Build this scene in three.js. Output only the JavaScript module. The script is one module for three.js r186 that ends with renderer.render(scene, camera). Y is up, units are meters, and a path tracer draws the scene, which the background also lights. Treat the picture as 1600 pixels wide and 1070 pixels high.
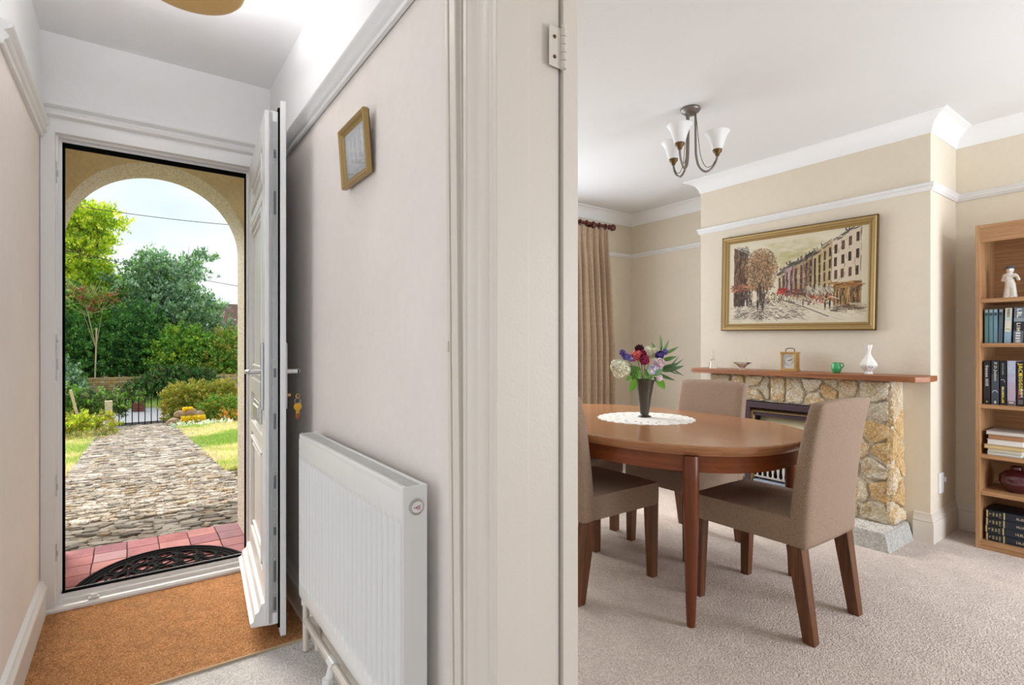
import * as THREE from 'three';
import { mergeGeometries, toCreasedNormals } from 'three/addons/utils/BufferGeometryUtils.js';
import { RoundedBoxGeometry } from 'three/addons/geometries/RoundedBoxGeometry.js';
import { MarchingCubes } from 'three/addons/objects/MarchingCubes.js';
import { RectAreaLightUniformsLib } from 'three/addons/lights/RectAreaLightUniformsLib.js';

// ------------------------------------------------------------------ camera, sky, lights, exposure
const scene = new THREE.Scene();
const renderer = new THREE.WebGLRenderer({ antialias: true });
renderer.toneMapping = THREE.LinearToneMapping;
renderer.toneMappingExposure = 1.26;
renderer.shadowMap.enabled = true;
RectAreaLightUniformsLib.init();

const YAW = Math.atan2(593, 825);
const camera = new THREE.PerspectiveCamera(2 * Math.atan(535 / 825) * 180 / Math.PI, 1600 / 1070, 0.02, 400);
camera.position.set(0, 1.15, 0);
camera.rotation.set(0, -YAW, 0);
camera.setViewOffset(1600, 1070, 0, -6, 1600, 1070);

function rng(seed) { let a = seed >>> 0; return () => { a |= 0; a = a + 0x6D2B79F5 | 0; let t = Math.imul(a ^ a >>> 15, 1 | a); t = t + Math.imul(t ^ t >>> 7, 61 | t) ^ t; return ((t ^ t >>> 14) >>> 0) / 4294967296; }; }
const hash3 = (x, y, z) => { let h = Math.imul(x, 374761393) ^ Math.imul(y, 668265263) ^ Math.imul(z, 2147483647 ^ 0x5bd1e995); h = Math.imul(h ^ (h >>> 13), 1274126177); return ((h ^ (h >>> 16)) >>> 0) / 4294967296; };
const smooth = (t) => t * t * (3 - 2 * t), mix = (a, b, t) => a + (b - a) * t, clamp = (x, a = 0, b = 1) => Math.min(b, Math.max(a, x));
function noise3(x, y, z) {
  const i = Math.floor(x), j = Math.floor(y), k = Math.floor(z), u = smooth(x - i), v = smooth(y - j), w = smooth(z - k);
  const l = (dj, dk) => mix(hash3(i, j + dj, k + dk), hash3(i + 1, j + dj, k + dk), u);
  return mix(mix(l(0, 0), l(1, 0), v), mix(l(0, 1), l(1, 1), v), w);
}
const fbm3 = (x, y, z, o = 4) => { let s = 0, a = 0.5; for (let i = 0; i < o; i++) { s += a * noise3(x, y, z); x = x * 2.03 + 7.1; y = y * 2.03 + 3.7; z = z * 2.03 + 1.3; a *= 0.5; } return s / (1 - 0.5 ** o); };
// periodic value noise on the unit square, n cells across
const pn = (u, v, n, m, s = 0) => { const x = u * n, y = v * m, i = Math.floor(x), j = Math.floor(y), a = smooth(x - i), b = smooth(y - j), w = (q, t) => ((q % t) + t) % t; return mix(mix(hash3(w(i, n), w(j, m), s), hash3(w(i + 1, n), w(j, m), s), a), mix(hash3(w(i, n), w(j + 1, m), s), hash3(w(i + 1, n), w(j + 1, m), s), a), b); };

{ // overcast summer sky: thin bright cloud with a little blue in it, the same all round
  const W = 1024, H = 512, d = new Float32Array(W * H * 4);
  for (let j = 0; j < H; j++) for (let i = 0; i < W; i++) {
    const el = ((j + 0.5) / H - 0.5) * Math.PI, az = ((i + 0.5) / W - 0.5) * 2 * Math.PI;
    const x = Math.cos(el) * Math.cos(az), y = Math.sin(el), z = Math.cos(el) * Math.sin(az);
    const k = 1 / (0.25 + Math.max(0, y)), c = clamp((fbm3(x * k * 2.6 + 9, y * 3 + 4, z * k * 2.6 + 2, 5) - 0.3) * 2.6);
    const o = (j * W + i) * 4;
    d[o] = mix(0.70, 0.96, c); d[o + 1] = mix(0.81, 0.975, c); d[o + 2] = mix(0.85, 0.975, c); d[o + 3] = 1;
  }
  const t = new THREE.DataTexture(d, W, H, THREE.RGBAFormat, THREE.FloatType);
  t.mapping = THREE.EquirectangularReflectionMapping; t.magFilter = THREE.LinearFilter; t.needsUpdate = true;
  scene.background = t; scene.backgroundIntensity = 0.95;
}
// the hazy sun behind thin cloud, a wide soft source beyond the garden
const sun = new THREE.DirectionalLight(0xfff6ea, 5.0);
sun.position.set(-4, 13, -18.5); sun.target.position.set(0.6, 0, -2.5);
sun.castShadow = true; sun.shadow.radius = 70; sun.shadow.mapSize.set(2048, 2048);
Object.assign(sun.shadow.camera, { left: -14, right: 14, top: 14, bottom: -14, near: 1, far: 60 });
scene.add(sun, sun.target);
// area lights at unseen windows, placed to light the hall and dining room
function windowLight(name, x, y, z, w, h, L, tx, ty, tz, color = 0xffffff) {
  const a = new THREE.RectAreaLight(color, L, w, h); a.name = name; a.position.set(x, y, z); a.lookAt(tx, ty, tz); scene.add(a); return a;
}
windowLight('dining_front_daylight', 2.40, 1.52, -3.70, 1.8, 1.2, 4.2, 2.40, 1.45, 0, 0xe6f0ff);
windowLight('unseen_dining_back_light', 3.4, 1.25, 1.22, 1.24, 1.7, 7.8, 3.2, 1.2, -4, 0xecf3ff);  // out of view, placed to light the chimney side and near chair back
windowLight('unseen_hall_side_light', -1.84, 1.15, -1.42, 1.1, 2.0, 1.3, 2, 1.15, -1.42, 0xecf3ff);  // out of view, placed to light the hall wall with the radiator
windowLight('unseen_hall_back_light', -0.62, 1.08, 1.36, 1.3, 1.9, 1.2, -0.62, 1.08, -4, 0xecf3ff);  // out of view behind the camera, placed to light jambs and hall ceiling

// ------------------------------------------------------------------ helpers
const V = (x, y, z) => new THREE.Vector3(x, y, z);
const taken = {};
function numbered(n) { const k = taken[n] = (taken[n] ?? -1) + 1; return k ? n + '_' + String(k).padStart(3, '0') : n; }
function boxUV(g, grain) { // uv in metres, by the way each face points; grain: the axis that the texture's u follows
  g = g.index ? g.toNonIndexed() : g;
  const p = g.attributes.position, uv = new Float32Array(p.count * 2), a = V(), b = V(), c = V();
  for (let i = 0; i < p.count; i += 3) {
    a.fromBufferAttribute(p, i); b.fromBufferAttribute(p, i + 1); c.fromBufferAttribute(p, i + 2);
    const n = b.clone().sub(a).cross(c.clone().sub(a)), ax = Math.abs(n.x), ay = Math.abs(n.y), az = Math.abs(n.z);
    [a, b, c].forEach((q, k) => {
      let s = ax >= ay && ax >= az ? [q.z, q.y, 'z', 'y'] : ay >= az ? [q.x, q.z, 'x', 'z'] : [q.x, q.y, 'x', 'y'];
      if (grain && s[3] === grain) s = [s[1], s[0]];
      uv[(i + k) * 2] = s[0]; uv[(i + k) * 2 + 1] = s[1];
    });
  }
  g.setAttribute('uv', new THREE.BufferAttribute(uv, 2)); g.userData.uvDone = true; return g;
}
function add(parent, name, geo, mat, o = {}) {
  const m0 = Array.isArray(mat) ? mat[0] : mat;
  if (Array.isArray(geo)) geo = merge(geo);
  if ((m0.map || m0.bumpMap || m0.roughnessMap) && !geo.userData.uvDone && !o.keepUV) geo = boxUV(geo, o.grain ?? m0.userData.grain);
  const m = new THREE.Mesh(geo, mat); m.castShadow = m.receiveShadow = true;
  m.name = parent === scene ? numbered(name) : name; parent.add(m); return m;
}
function merge(list) { return mergeGeometries(list.map((g) => { g = g.index ? g.toNonIndexed() : g.clone(); for (const k of Object.keys(g.attributes)) if (!['position', 'normal', 'uv'].includes(k)) g.deleteAttribute(k); if (!g.attributes.uv) g.setAttribute('uv', new THREE.BufferAttribute(new Float32Array(g.attributes.position.count * 2), 2)); g.clearGroups(); return g; })); }
function tag(o, label, category, group, kind) { o.userData.label = label; o.userData.category = category; if (group) o.userData.group = group; if (kind) o.userData.kind = kind; return o; }
function thing(name, label, category, pos = [0, 0, 0], turn = 0, group, kind) {
  const g = new THREE.Group(); g.name = numbered(name); g.position.set(...pos); g.rotation.y = turn; scene.add(g); return tag(g, label, category, group, kind);
}
function struct(name, geo, mat, label, category) { const m = add(scene, name, geo, mat); return tag(m, label, category, null, 'structure'); }
const bx = (x0, x1, y0, y1, z0, z1) => new THREE.BoxGeometry(x1 - x0, y1 - y0, z1 - z0).translate((x0 + x1) / 2, (y0 + y1) / 2, (z0 + z1) / 2);
const rb = (x0, x1, y0, y1, z0, z1, r = 0.004, s = 2) => new RoundedBoxGeometry(x1 - x0, y1 - y0, z1 - z0, s, Math.min(r, (x1 - x0) / 2.01, (y1 - y0) / 2.01, (z1 - z0) / 2.01)).translate((x0 + x1) / 2, (y0 + y1) / 2, (z0 + z1) / 2);
const cyl = (r0, r1, h, x = 0, y = 0, z = 0, s = 20) => new THREE.CylinderGeometry(r1, r0, h, s).translate(x, y + h / 2, z);   // r0 below, r1 above
const lathe = (pts, s = 40) => new THREE.LatheGeometry(pts.map((p) => new THREE.Vector2(Math.max(p[0], 1e-4), p[1])), s);
const tube = (pts, r, n = 24, s = 8, closed = false) => new THREE.TubeGeometry(new THREE.CatmullRomCurve3(pts.map((p) => V(...p)), closed), n, r, s, closed);
function rod(a, b, r0, r1 = r0, s = 8) { const A = V(...a), B = V(...b), d = B.clone().sub(A), g = new THREE.CylinderGeometry(r1, r0, d.length(), s); g.applyQuaternion(new THREE.Quaternion().setFromUnitVectors(V(0, 1, 0), d.clone().normalize())); const m = A.add(B).multiplyScalar(0.5); return g.translate(m.x, m.y, m.z); }
// a profile of (out, up) points carried from p0 to p1; m0 and m1 mitre the ends
function molding(profile, p0, p1, out, up, m0 = 0, m1 = 0, crease = 0.7) {
  const A = V(...p0), B = V(...p1), O = V(...out), U = V(...up), D = B.clone().sub(A).normalize(), pos = [];
  const at = (base, q, m) => base.clone().addScaledVector(O, q[0]).addScaledVector(U, q[1]).addScaledVector(D, m * q[0]);
  const s = profile.map((q) => at(A, q, m0)), e = profile.map((q) => at(B, q, m1)), n = profile.length;
  const tris = THREE.ShapeUtils.triangulateShape(profile.map((q) => new THREE.Vector2(...q)), []);
  const flip = O.clone().cross(U).dot(D) * (THREE.ShapeUtils.isClockWise(profile.map((q) => new THREE.Vector2(...q))) ? -1 : 1) < 0;
  const put = (a, b, c) => pos.push(...(flip ? [a, c, b] : [a, b, c]).flatMap((p) => [p.x, p.y, p.z]));
  for (let i = 0; i < n; i++) { const j = (i + 1) % n; put(s[i], s[j], e[j]); put(s[i], e[j], e[i]); }
  for (const [a, b, c] of tris) { put(s[a], s[c], s[b]); put(e[a], e[b], e[c]); }
  const g = new THREE.BufferGeometry(); g.setAttribute('position', new THREE.Float32BufferAttribute(pos, 3)); g.computeVertexNormals();
  return toCreasedNormals(g, crease);
}
function bevelled(shape, depth, bevel = 0.003, seg = 2, curve = 24) { return new THREE.ExtrudeGeometry(shape, { depth: depth - 2 * bevel, bevelEnabled: bevel > 0, bevelSize: bevel, bevelThickness: bevel, bevelSegments: seg, curveSegments: curve }).translate(0, 0, bevel); }
function sdfMesh(bones, res, lo, hi, k) { // one continuous skin round tapered capsules
  const size = Math.max(hi[0] - lo[0], hi[1] - lo[1], hi[2] - lo[2]), mc = new MarchingCubes(res, new THREE.MeshStandardMaterial(), false, false, 60000);
  mc.isolation = 0; const f = mc.field, h = size / res;
  for (let z = 0; z < res; z++) for (let y = 0; y < res; y++) for (let x = 0; x < res; x++) {
    const p = [lo[0] + x * h, lo[1] + y * h, lo[2] + z * h]; let d = 1e9;
    for (const [a, b, ra, rb2, sq = 1] of bones) {
      const ab = [b[0] - a[0], b[1] - a[1], b[2] - a[2]], ap = [p[0] - a[0], p[1] - a[1], p[2] - a[2]], L = ab[0] ** 2 + ab[1] ** 2 + ab[2] ** 2 || 1e-9;
      const t = clamp((ap[0] * ab[0] + ap[1] * ab[1] + ap[2] * ab[2]) / L), q = [ap[0] - ab[0] * t, ap[1] - ab[1] * t, (ap[2] - ab[2] * t) / sq];
      const e = Math.hypot(...q) - mix(ra, rb2, t), m = clamp(0.5 + 0.5 * (d - e) / k);
      d = d > 1e8 ? e : mix(d, e, m) - k * m * (1 - m);
    }
    f[z * res * res + y * res + x] = -d;
  }
  mc.update();
  const n = mc.count, g = new THREE.BufferGeometry();
  const P = new Float32Array(mc.positionArray.slice(0, n * 3)), N = new Float32Array(mc.normalArray.slice(0, n * 3));
  for (let i = 0; i < n; i++) for (let c = 0; c < 3; c++) P[i * 3 + c] = lo[c] + (P[i * 3 + c] + 1) * res / 2 * h;
  g.setAttribute('position', new THREE.BufferAttribute(P, 3)); g.setAttribute('normal', new THREE.BufferAttribute(N, 3)); return g;
}
// ------------------------------------------------------------------ textures and materials
function tex(w, h, fn, { srgb = true, repeat = [1, 1] } = {}) {
  const d = new Uint8Array(w * h * 4);
  for (let j = 0; j < h; j++) for (let i = 0; i < w; i++) { const c = fn((i + 0.5) / w, (j + 0.5) / h), o = (j * w + i) * 4; if (typeof c === 'number') d[o] = d[o + 1] = d[o + 2] = clamp(c) * 255; else { d[o] = clamp(c[0]) * 255; d[o + 1] = clamp(c[1]) * 255; d[o + 2] = clamp(c[2]) * 255; } d[o + 3] = 255; }
  const t = new THREE.DataTexture(d, w, h, THREE.RGBAFormat); t.magFilter = THREE.LinearFilter; t.wrapS = t.wrapT = THREE.RepeatWrapping; t.repeat.set(...repeat); if (srgb) t.colorSpace = THREE.SRGBColorSpace; t.needsUpdate = true; return t;
}
const tint = (hex, k = 1) => { const c = parseInt(hex.slice(1), 16); return [(c >> 16) / 255 * k, (c >> 8 & 255) / 255 * k, (c & 255) / 255 * k]; };
const mix3 = (a, b, t) => a.map((x, i) => mix(x, b[i], t));
function mat(color, rough = 0.6, o = {}) { const { grain, ...p } = o; const m = new THREE.MeshPhysicalMaterial({ color, roughness: rough, ...p }); if (grain) m.userData.grain = grain; return m; }
function canvasTex(w, h, draw) { const c = document.createElement('canvas'); c.width = w; c.height = h; draw(c.getContext('2d'), w, h); const t = new THREE.CanvasTexture(c); t.colorSpace = THREE.SRGBColorSpace; return t; }
const wood = (light, dark, seed, streak = 60) => tex(512, 256, (u, v) => { const w = pn(u, v, 4, 8, seed) * 0.12, g = pn(u + w, v, 3, streak, seed + 1) * 0.55 + pn(u, v, 8, streak * 2, seed + 2) * 0.45, p = pn(u, v, 40, 128, seed + 3); return mix3(tint(dark), tint(light), clamp(g * 1.15 - 0.05 + (p - 0.5) * 0.25)); }, { repeat: [1.1, 2.2] });
const B = {}; // bump maps
B.fine = tex(256, 256, (u, v) => pn(u, v, 128, 128, 1) * 0.6 + pn(u, v, 24, 24, 2) * 0.4, { srgb: false, repeat: [2.5, 2.5] });
B.plaster = tex(512, 512, (u, v) => pn(u, v, 16, 16, 3) * 0.5 + pn(u, v, 70, 70, 4) * 0.35 + pn(u, v, 180, 180, 5) * 0.15, { srgb: false, repeat: [1.2, 1.2] });
B.pile = tex(512, 512, (u, v) => pn(u, v, 110, 110, 6) * 0.55 + pn(u, v, 240, 240, 7) * 0.45, { srgb: false, repeat: [1.8, 1.8] });
B.rough = tex(512, 512, (u, v) => pn(u, v, 14, 14, 8) * 0.45 + pn(u, v, 40, 40, 9) * 0.3 + pn(u, v, 120, 120, 10) * 0.25, { srgb: false, repeat: [4, 4] });
B.dash = tex(512, 512, (u, v) => { const a = pn(u, v, 90, 90, 11), b = pn(u, v, 150, 150, 12); return a > 0.55 ? 0.6 + b * 0.4 : b * 0.4; }, { srgb: false, repeat: [1.6, 1.6] });
const T = {};
T.wall = tex(256, 256, (u, v) => { const k = 0.975 + 0.025 * pn(u, v, 5, 5, 21) + 0.012 * (pn(u, v, 60, 60, 22) - 0.5); return [k, k, k]; }, { repeat: [0.8, 0.8] });
T.carpet = tex(512, 512, (u, v) => { const k = 0.80 + 0.26 * (pn(u, v, 110, 110, 6) * 0.55 + pn(u, v, 240, 240, 7) * 0.45) + 0.05 * (pn(u, v, 7, 7, 23) - 0.5); return [k, k, k]; }, { repeat: [1.8, 1.8] });
T.coir = tex(512, 512, (u, v) => { const a = pn(u, v, 200, 60, 31), b = pn(u, v, 60, 200, 32), c = pn(u, v, 220, 220, 33), d = pn(u, v, 8, 8, 34); return mix3(mix3(tint('#8a5426'), tint('#d6a06a'), clamp(Math.max(a, b) * 1.5 - 0.55)), tint('#f0cfa0'), clamp(c * 1.6 - 1.0) * 0.8).map((x) => x * (0.95 + 0.1 * d)); }, { repeat: [2.6, 2.6] });
T.twill = tex(256, 256, (u, v) => { const n = 14, s = ((u * n + v * n) % 1 + 1) % 1, t = ((v * n * 2 - u * n) % 1 + 1) % 1, k = smooth(clamp(Math.abs(s - 0.5) * 4 - 0.45)), j = 0.86 + 0.28 * pn(u, v, 70, 70, 41); return mix3(tint('#e0d0c0'), tint('#6e5a4a'), clamp(k * (t < 0.55 ? 0.95 : 0.45))).map((x) => x * j); }, { repeat: [10, 10] });
B.twill = tex(256, 256, (u, v) => { const n = 14, s = ((u * n + v * n) % 1 + 1) % 1; return 0.5 - 0.5 * Math.cos(s * 6.28) * (0.7 + 0.3 * pn(u, v, 80, 80, 42)); }, { srgb: false, repeat: [10, 10] });
T.linen = tex(256, 256, (u, v) => { const k = 0.86 + 0.2 * pn(u, v, 120, 18, 51) * 0.6 + 0.2 * pn(u, v, 20, 130, 52) * 0.5; return [k, k, k]; }, { repeat: [3, 3] });
T.teak = wood('#b98358', '#9a6640', 61, 44);
T.darkwood = wood('#7d4c29', '#4a2a13', 71, 40);
T.oak = wood('#c39a70', '#9d7048', 81, 50);
T.mantel = wood('#ad7046', '#84502f', 91, 40);
const stoneTex = (a, b, c, s) => tex(256, 256, (u, v) => { const n = pn(u, v, 6, 6, s), m = pn(u, v, 30, 30, s + 1), k = pn(u, v, 100, 100, s + 2); return mix3(mix3(tint(a), tint(b), clamp(n * 1.6 - 0.3)), tint(c), clamp(m * 2 - 0.9)).map((x) => x * (0.8 + 0.36 * k)); }, { repeat: [4, 4] });
T.stone1 = stoneTex('#e3d3b6', '#d6b684', '#f3ead8', 101);
T.stone2 = stoneTex('#e6dcc6', '#d3bc92', '#f2ead8', 111);
T.stone3 = stoneTex('#dcc9ac', '#c5a273', '#eadfc8', 121);
T.stone4 = stoneTex('#d8d0be', '#c9b593', '#e9e3d5', 131);
T.rubble = stoneTex('#cdc5ba', '#b3aaa2', '#f6f3ee', 141);
T.mortar = tex(256, 256, (u, v) => { const k = 0.82 + 0.3 * pn(u, v, 50, 50, 151) * 0.8; return [k, k * 0.985, k * 0.95]; }, { repeat: [3, 3] });
T.dash = tex(512, 512, (u, v) => { const a = pn(u, v, 130, 130, 161), b = pn(u, v, 40, 40, 162); return a > 0.8 ? tint('#8a7e6e') : a > 0.68 ? tint('#c9bda8') : tint('#e9e0cf', 0.95 + 0.07 * b); }, { repeat: [2.2, 2.2] });
T.render = tex(256, 256, (u, v) => { const k = 0.95 + 0.06 * pn(u, v, 9, 9, 171) + 0.05 * (pn(u, v, 90, 90, 172) - 0.5); return [k, k, k]; }, { repeat: [1, 1] });
T.clay = tex(256, 256, (u, v) => { const k = 0.86 + 0.16 * pn(u, v, 8, 8, 181) + 0.1 * pn(u, v, 60, 60, 182); return [k, k * 0.98, k]; }, { repeat: [2, 2] });
T.road = tex(256, 256, (u, v) => { const k = 0.85 + 0.25 * pn(u, v, 100, 100, 191); return [k, k, k]; });
T.soil = tex(256, 256, (u, v) => mix3(tint('#5a4230'), tint('#8b6b4e'), pn(u, v, 30, 30, 201) * 0.6 + pn(u, v, 90, 90, 202) * 0.4));
T.turf = tex(256, 256, (u, v) => mix3(tint('#93ad52'), tint('#d6d08c'), clamp(pn(u, v, 4, 4, 211) * 0.9 + pn(u, v, 60, 60, 212) * 0.5 - 0.25)), { repeat: [0.7, 0.7] });
T.speck = tex(256, 256, (u, v) => { const a = pn(u, v, 60, 60, 221); return a > 0.72 ? tint('#8b8880') : a < 0.22 ? tint('#a89a84') : tint('#dcd9d2'); }, { repeat: [3, 3] });
const X = {
  hallWall: mat('#efe6de', 0.85, { map: T.wall, bumpMap: B.plaster, bumpScale: 0.0012 }),
  cream: mat('#e8ddc9', 0.85, { map: T.wall, bumpMap: B.plaster, bumpScale: 0.0012 }),
  white: mat('#f4f4f3', 0.85, { bumpMap: B.plaster, bumpScale: 0.001 }),
  emulsion: mat('#e7e7e5', 0.85, { bumpMap: B.plaster, bumpScale: 0.001 }),
  gloss: mat('#ebeae8', 0.4, { bumpMap: B.fine, bumpScale: 0.0003 }),
  creamGloss: mat('#dfd6ca', 0.42, { bumpMap: B.fine, bumpScale: 0.0003 }),
  upvc: mat('#e9e9e8', 0.3), steel: mat('#bdbfc0', 0.32, { metalness: 0.9 }), chrome: mat('#d8d8d8', 0.15, { metalness: 1 }), rubber: mat('#050506', 0.95, { specularIntensity: 0.25 }),
  radiator: mat('#e8e7e4', 0.34), brass: mat('#cda868', 0.35, { metalness: 0.7 }), gold: mat('#a68b58', 0.45, { metalness: 0.4, bumpMap: B.rough, bumpScale: 0.001 }), darkGold: mat('#5c4522', 0.5, { metalness: 0.4 }),
  carpet: mat('#e2d3c8', 0.98, { map: T.carpet, bumpMap: B.pile, bumpScale: 0.006, sheen: 0.3 }), hallCarpet: mat('#e4dfdb', 0.98, { map: T.carpet, bumpMap: B.pile, bumpScale: 0.005 }),
  coir: mat('#ffffff', 0.98, { map: T.coir, bumpMap: B.pile, bumpScale: 0.006 }),
  fabric: mat('#d6c9bf', 0.95, { map: T.twill, bumpMap: B.twill, bumpScale: 0.0008, sheen: 0.3 }),
  curtain: mat('#c6ad92', 0.95, { map: T.linen, side: THREE.DoubleSide }),
  teak: mat('#ffffff', 0.2, { map: T.teak, grain: 'z', clearcoat: 0.35, clearcoatRoughness: 0.2 }), teakLeg: mat('#a67a5c', 0.35, { map: T.teak, grain: 'y' }),
  darkwood: mat('#ffffff', 0.4, { map: T.darkwood, grain: 'y' }), oak: mat('#ffffff', 0.5, { map: T.oak, grain: 'y' }), oakShelf: mat('#ffffff', 0.5, { map: T.oak, grain: 'z' }), mantel: mat('#ffffff', 0.42, { map: T.mantel, grain: 'z' }), polewood: mat('#5a2314', 0.3, { clearcoat: 0.4 }),
  stones: [T.stone1, T.stone2, T.stone3, T.stone4, T.stone2].map((t, i) => mat(['#ffffff', '#ffffff', '#ffffff', '#f4efe6', '#f3dcb8'][i], 0.95, { map: t, bumpMap: B.rough, bumpScale: 0.012 })),
  mortar: mat('#dcd4c3', 0.98, { map: T.mortar, bumpMap: B.rough, bumpScale: 0.006 }),
  glass: mat('#ffffff', 0.04, { transmission: 1, thickness: 0.004, ior: 1.48 }), pane: mat('#ffffff', 0.02, { transmission: 1, thickness: 0 }),
  frosted: mat('#ffffff', 0.5, { transmission: 0.5, thickness: 0 }), bronze: mat('#86807a', 0.42, { metalness: 0.8 }), oldBrass: mat('#6b5433', 0.45, { metalness: 0.7 }),
  dash: mat('#ffffff', 0.95, { map: T.dash, bumpMap: B.dash, bumpScale: 0.006 }), yellow: mat('#f6e3b2', 0.95, { map: T.render, bumpMap: B.rough, bumpScale: 0.003 }),
  paper: mat('#e9e3d4', 0.9), black: mat('#0d0d0e', 0.5), porcelain: mat('#ece8df', 0.2, { clearcoat: 0.6 }),
};
// ------------------------------------------------------------------ the room shell
const CEIL = 2.5, RAIL = 2.11;
struct('floor_hall', bx(-2.05, 0.66, -0.12, 0, -3.12, 1.55), X.hallCarpet, 'pale grey beige loop carpet of the hall', 'floor');
struct('floor', bx(0.66, 4.4, -0.12, 0, -4.0, 1.45), X.carpet, 'beige pile carpet of the dining room', 'floor');
struct('ceiling_hall', bx(-2.05, 0.655, CEIL, CEIL + 0.16, -3.12, 1.55), X.white, 'plain white ceiling of the hall', 'ceiling');
struct('ceiling', bx(0.655, 4.4, CEIL, CEIL + 0.16, -4.02, 1.45), X.emulsion, 'plain white ceiling of the dining room', 'ceiling');
// front wall of the hall, with the opening for the front door
{
  const w = struct('wall_front', [bx(-0.44, -0.318, 0, RAIL, -3.12, -3.0), bx(0.548, 0.59, 0, RAIL, -3.12, -3.0)], X.hallWall, 'narrow cream wall either side of the front door', 'wall');
  add(w, 'frieze', bx(-0.44, 0.59, 2.122, CEIL, -3.12, -3.0), X.white);
}
{
  const w = struct('wall_left', bx(-0.44, -0.32, 0, RAIL, -3.0, -2.13), X.hallWall, 'short cream hall wall on the door\'s latch side', 'wall');
  add(w, 'frieze', bx(-0.44, -0.32, RAIL, CEIL, -3.0, -2.13), X.white);
}
{
  const w = struct('wall_side', bx(-2.02, -0.44, 0, CEIL, -2.25, -2.13), X.hallWall, 'cream hall wall turning away beside the entrance', 'wall');
  add(w, 'frieze', bx(-1.9, -0.44, RAIL, CEIL, -2.13, -2.128), X.white);
}

function wallWithHole(name, label, m, along, a0, a1, t0, t1, h0, h1, y0, y1, top = CEIL) { // along 'x' or 'z'; the hole is h0..h1, y0..y1
  const q = (p0, p1, q0, q1) => along === 'x' ? bx(p0, p1, q0, q1, t0, t1) : bx(t0, t1, q0, q1, p0, p1);
  const parts = [q(a0, h0, 0, top), q(h1, a1, 0, top), q(h0, h1, y1, top)]; if (y0 > 0) parts.push(q(h0, h1, 0, y0));
  return struct(name, parts, m, label, 'wall');
}
wallWithHole('wall_hall', 'cream wall along the wide part of the hall', X.hallWall, 'z', -2.13, 1.4, -2.05, -1.9, -2.0, -0.84, 0.06, 2.24);
wallWithHole('wall_back', 'cream hall wall behind the viewer with an unseen window', X.hallWall, 'x', -2.05, 0.6, 1.4, 1.55, -1.3, 0.06, 0.08, 2.1);
wallWithHole('wall_dining_front', 'cream dining room wall behind the long curtain', X.cream, 'x', 0.715, 4.4, -4.02, -3.77, 1.45, 3.36, 0.88, 2.16);
wallWithHole('wall_dining_back', 'cream dining room wall with the unseen back window', X.cream, 'x', 0.715, 4.4, 1.3, 1.45, 2.74, 4.06, 0.36, 2.14);
struct('wall_right', bx(4.25, 4.4, 0, CEIL, -3.77, 1.3), X.cream, 'cream wall at the back of the alcoves', 'wall');
struct('chimney_breast', bx(3.79, 4.25, 0, CEIL, -2.616, -1.079), X.cream, 'cream chimney breast behind the stone fireplace', 'wall');
{ // the wall between the hall and the dining room, with the doorway
  const w = struct('wall_partition', [bx(0.592, 0.715, 0, CEIL, -4.0, -0.87), bx(0.592, 0.715, 2.03, CEIL, -0.87, -0.06), bx(0.592, 0.715, 0, CEIL, -0.06, 1.45)], X.hallWall, 'cream partition wall with the radiator and small picture', 'wall');
  add(w, 'frieze', bx(0.588, 0.592, RAIL, CEIL, -3.0, 1.4), X.white);
  add(w, 'plaster', [bx(0.715, 0.719, 0, CEIL, -3.77, -0.87), bx(0.715, 0.719, 0, CEIL, -0.06, 1.3)], X.cream);
}
// windows out of view; all but the curtained one placed to light the rooms
function windowFrame(name, label, w, h, pos) {
  const g = new THREE.Group(); g.name = name; g.position.set(...pos); scene.add(g); tag(g, label, 'window', null, 'structure');
  const t = 0.06; add(g, 'frame', [bx(-w / 2, w / 2, 0, t, -0.03, 0.03), bx(-w / 2, w / 2, h - t, h, -0.03, 0.03), bx(-w / 2, -w / 2 + t, t, h - t, -0.03, 0.03), bx(w / 2 - t, w / 2, t, h - t, -0.03, 0.03), bx(-0.03, 0.03, t, h - t, -0.025, 0.025)], X.upvc);
  for (const s of [-1, 1]) add(g, 'pane', bx(Math.min(s * 0.03, s * (w / 2 - t)), Math.max(s * 0.03, s * (w / 2 - t)), t, h - t, -0.002, 0.002), X.pane);
  return g;
}
windowFrame('window_1', 'white window of the dining room front wall', 1.91, 1.28, [2.405, 0.88, -3.90]);
windowFrame('window_4', 'white unseen full-height window placed to light the hall from the side', 1.16, 2.18, [-1.98, 0.06, -1.42]).rotation.y = Math.PI / 2;
windowFrame('window_2', 'white unseen window placed to light the dining room from behind', 1.32, 1.78, [3.4, 0.36, 1.38]);
windowFrame('window_3', 'white unseen full-height window behind the viewer, placed to light the hall', 1.36, 2.02, [-0.62, 0.08, 1.48]);

// picture rails, coving, skirting
const railP = [[0, 0], [0.012, 0], [0.014, 0.012], [0.022, 0.018], [0.026, 0.026], [0.018, 0.034], [0.014, 0.04], [0.03, 0.052], [0.034, 0.062], [0.028, 0.068], [0, 0.074]];
const smallRailP = [[0, 0], [0.008, 0], [0.012, 0.008], [0.018, 0.014], [0.02, 0.02], [0.016, 0.026], [0.024, 0.036], [0.026, 0.042], [0.02, 0.046], [0, 0.048]];
const covP = [[0, 0], [0, -0.1], [0.006, -0.1], [0.008, -0.092], [0.016, -0.066], [0.032, -0.040], [0.055, -0.02], [0.082, -0.010], [0.096, -0.008], [0.1, -0.006], [0.1, 0]];
const skirtP = [[0, 0], [0.02, 0], [0.02, 0.112], [0.016, 0.118], [0.018, 0.126], [0.014, 0.134], [0.008, 0.15], [0.006, 0.168], [0, 0.172]];
const hallSkirtP = [[0, 0], [0.022, 0], [0.022, 0.112], [0.026, 0.12], [0.024, 0.13], [0.016, 0.138], [0.014, 0.15], [0, 0.158]];
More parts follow.
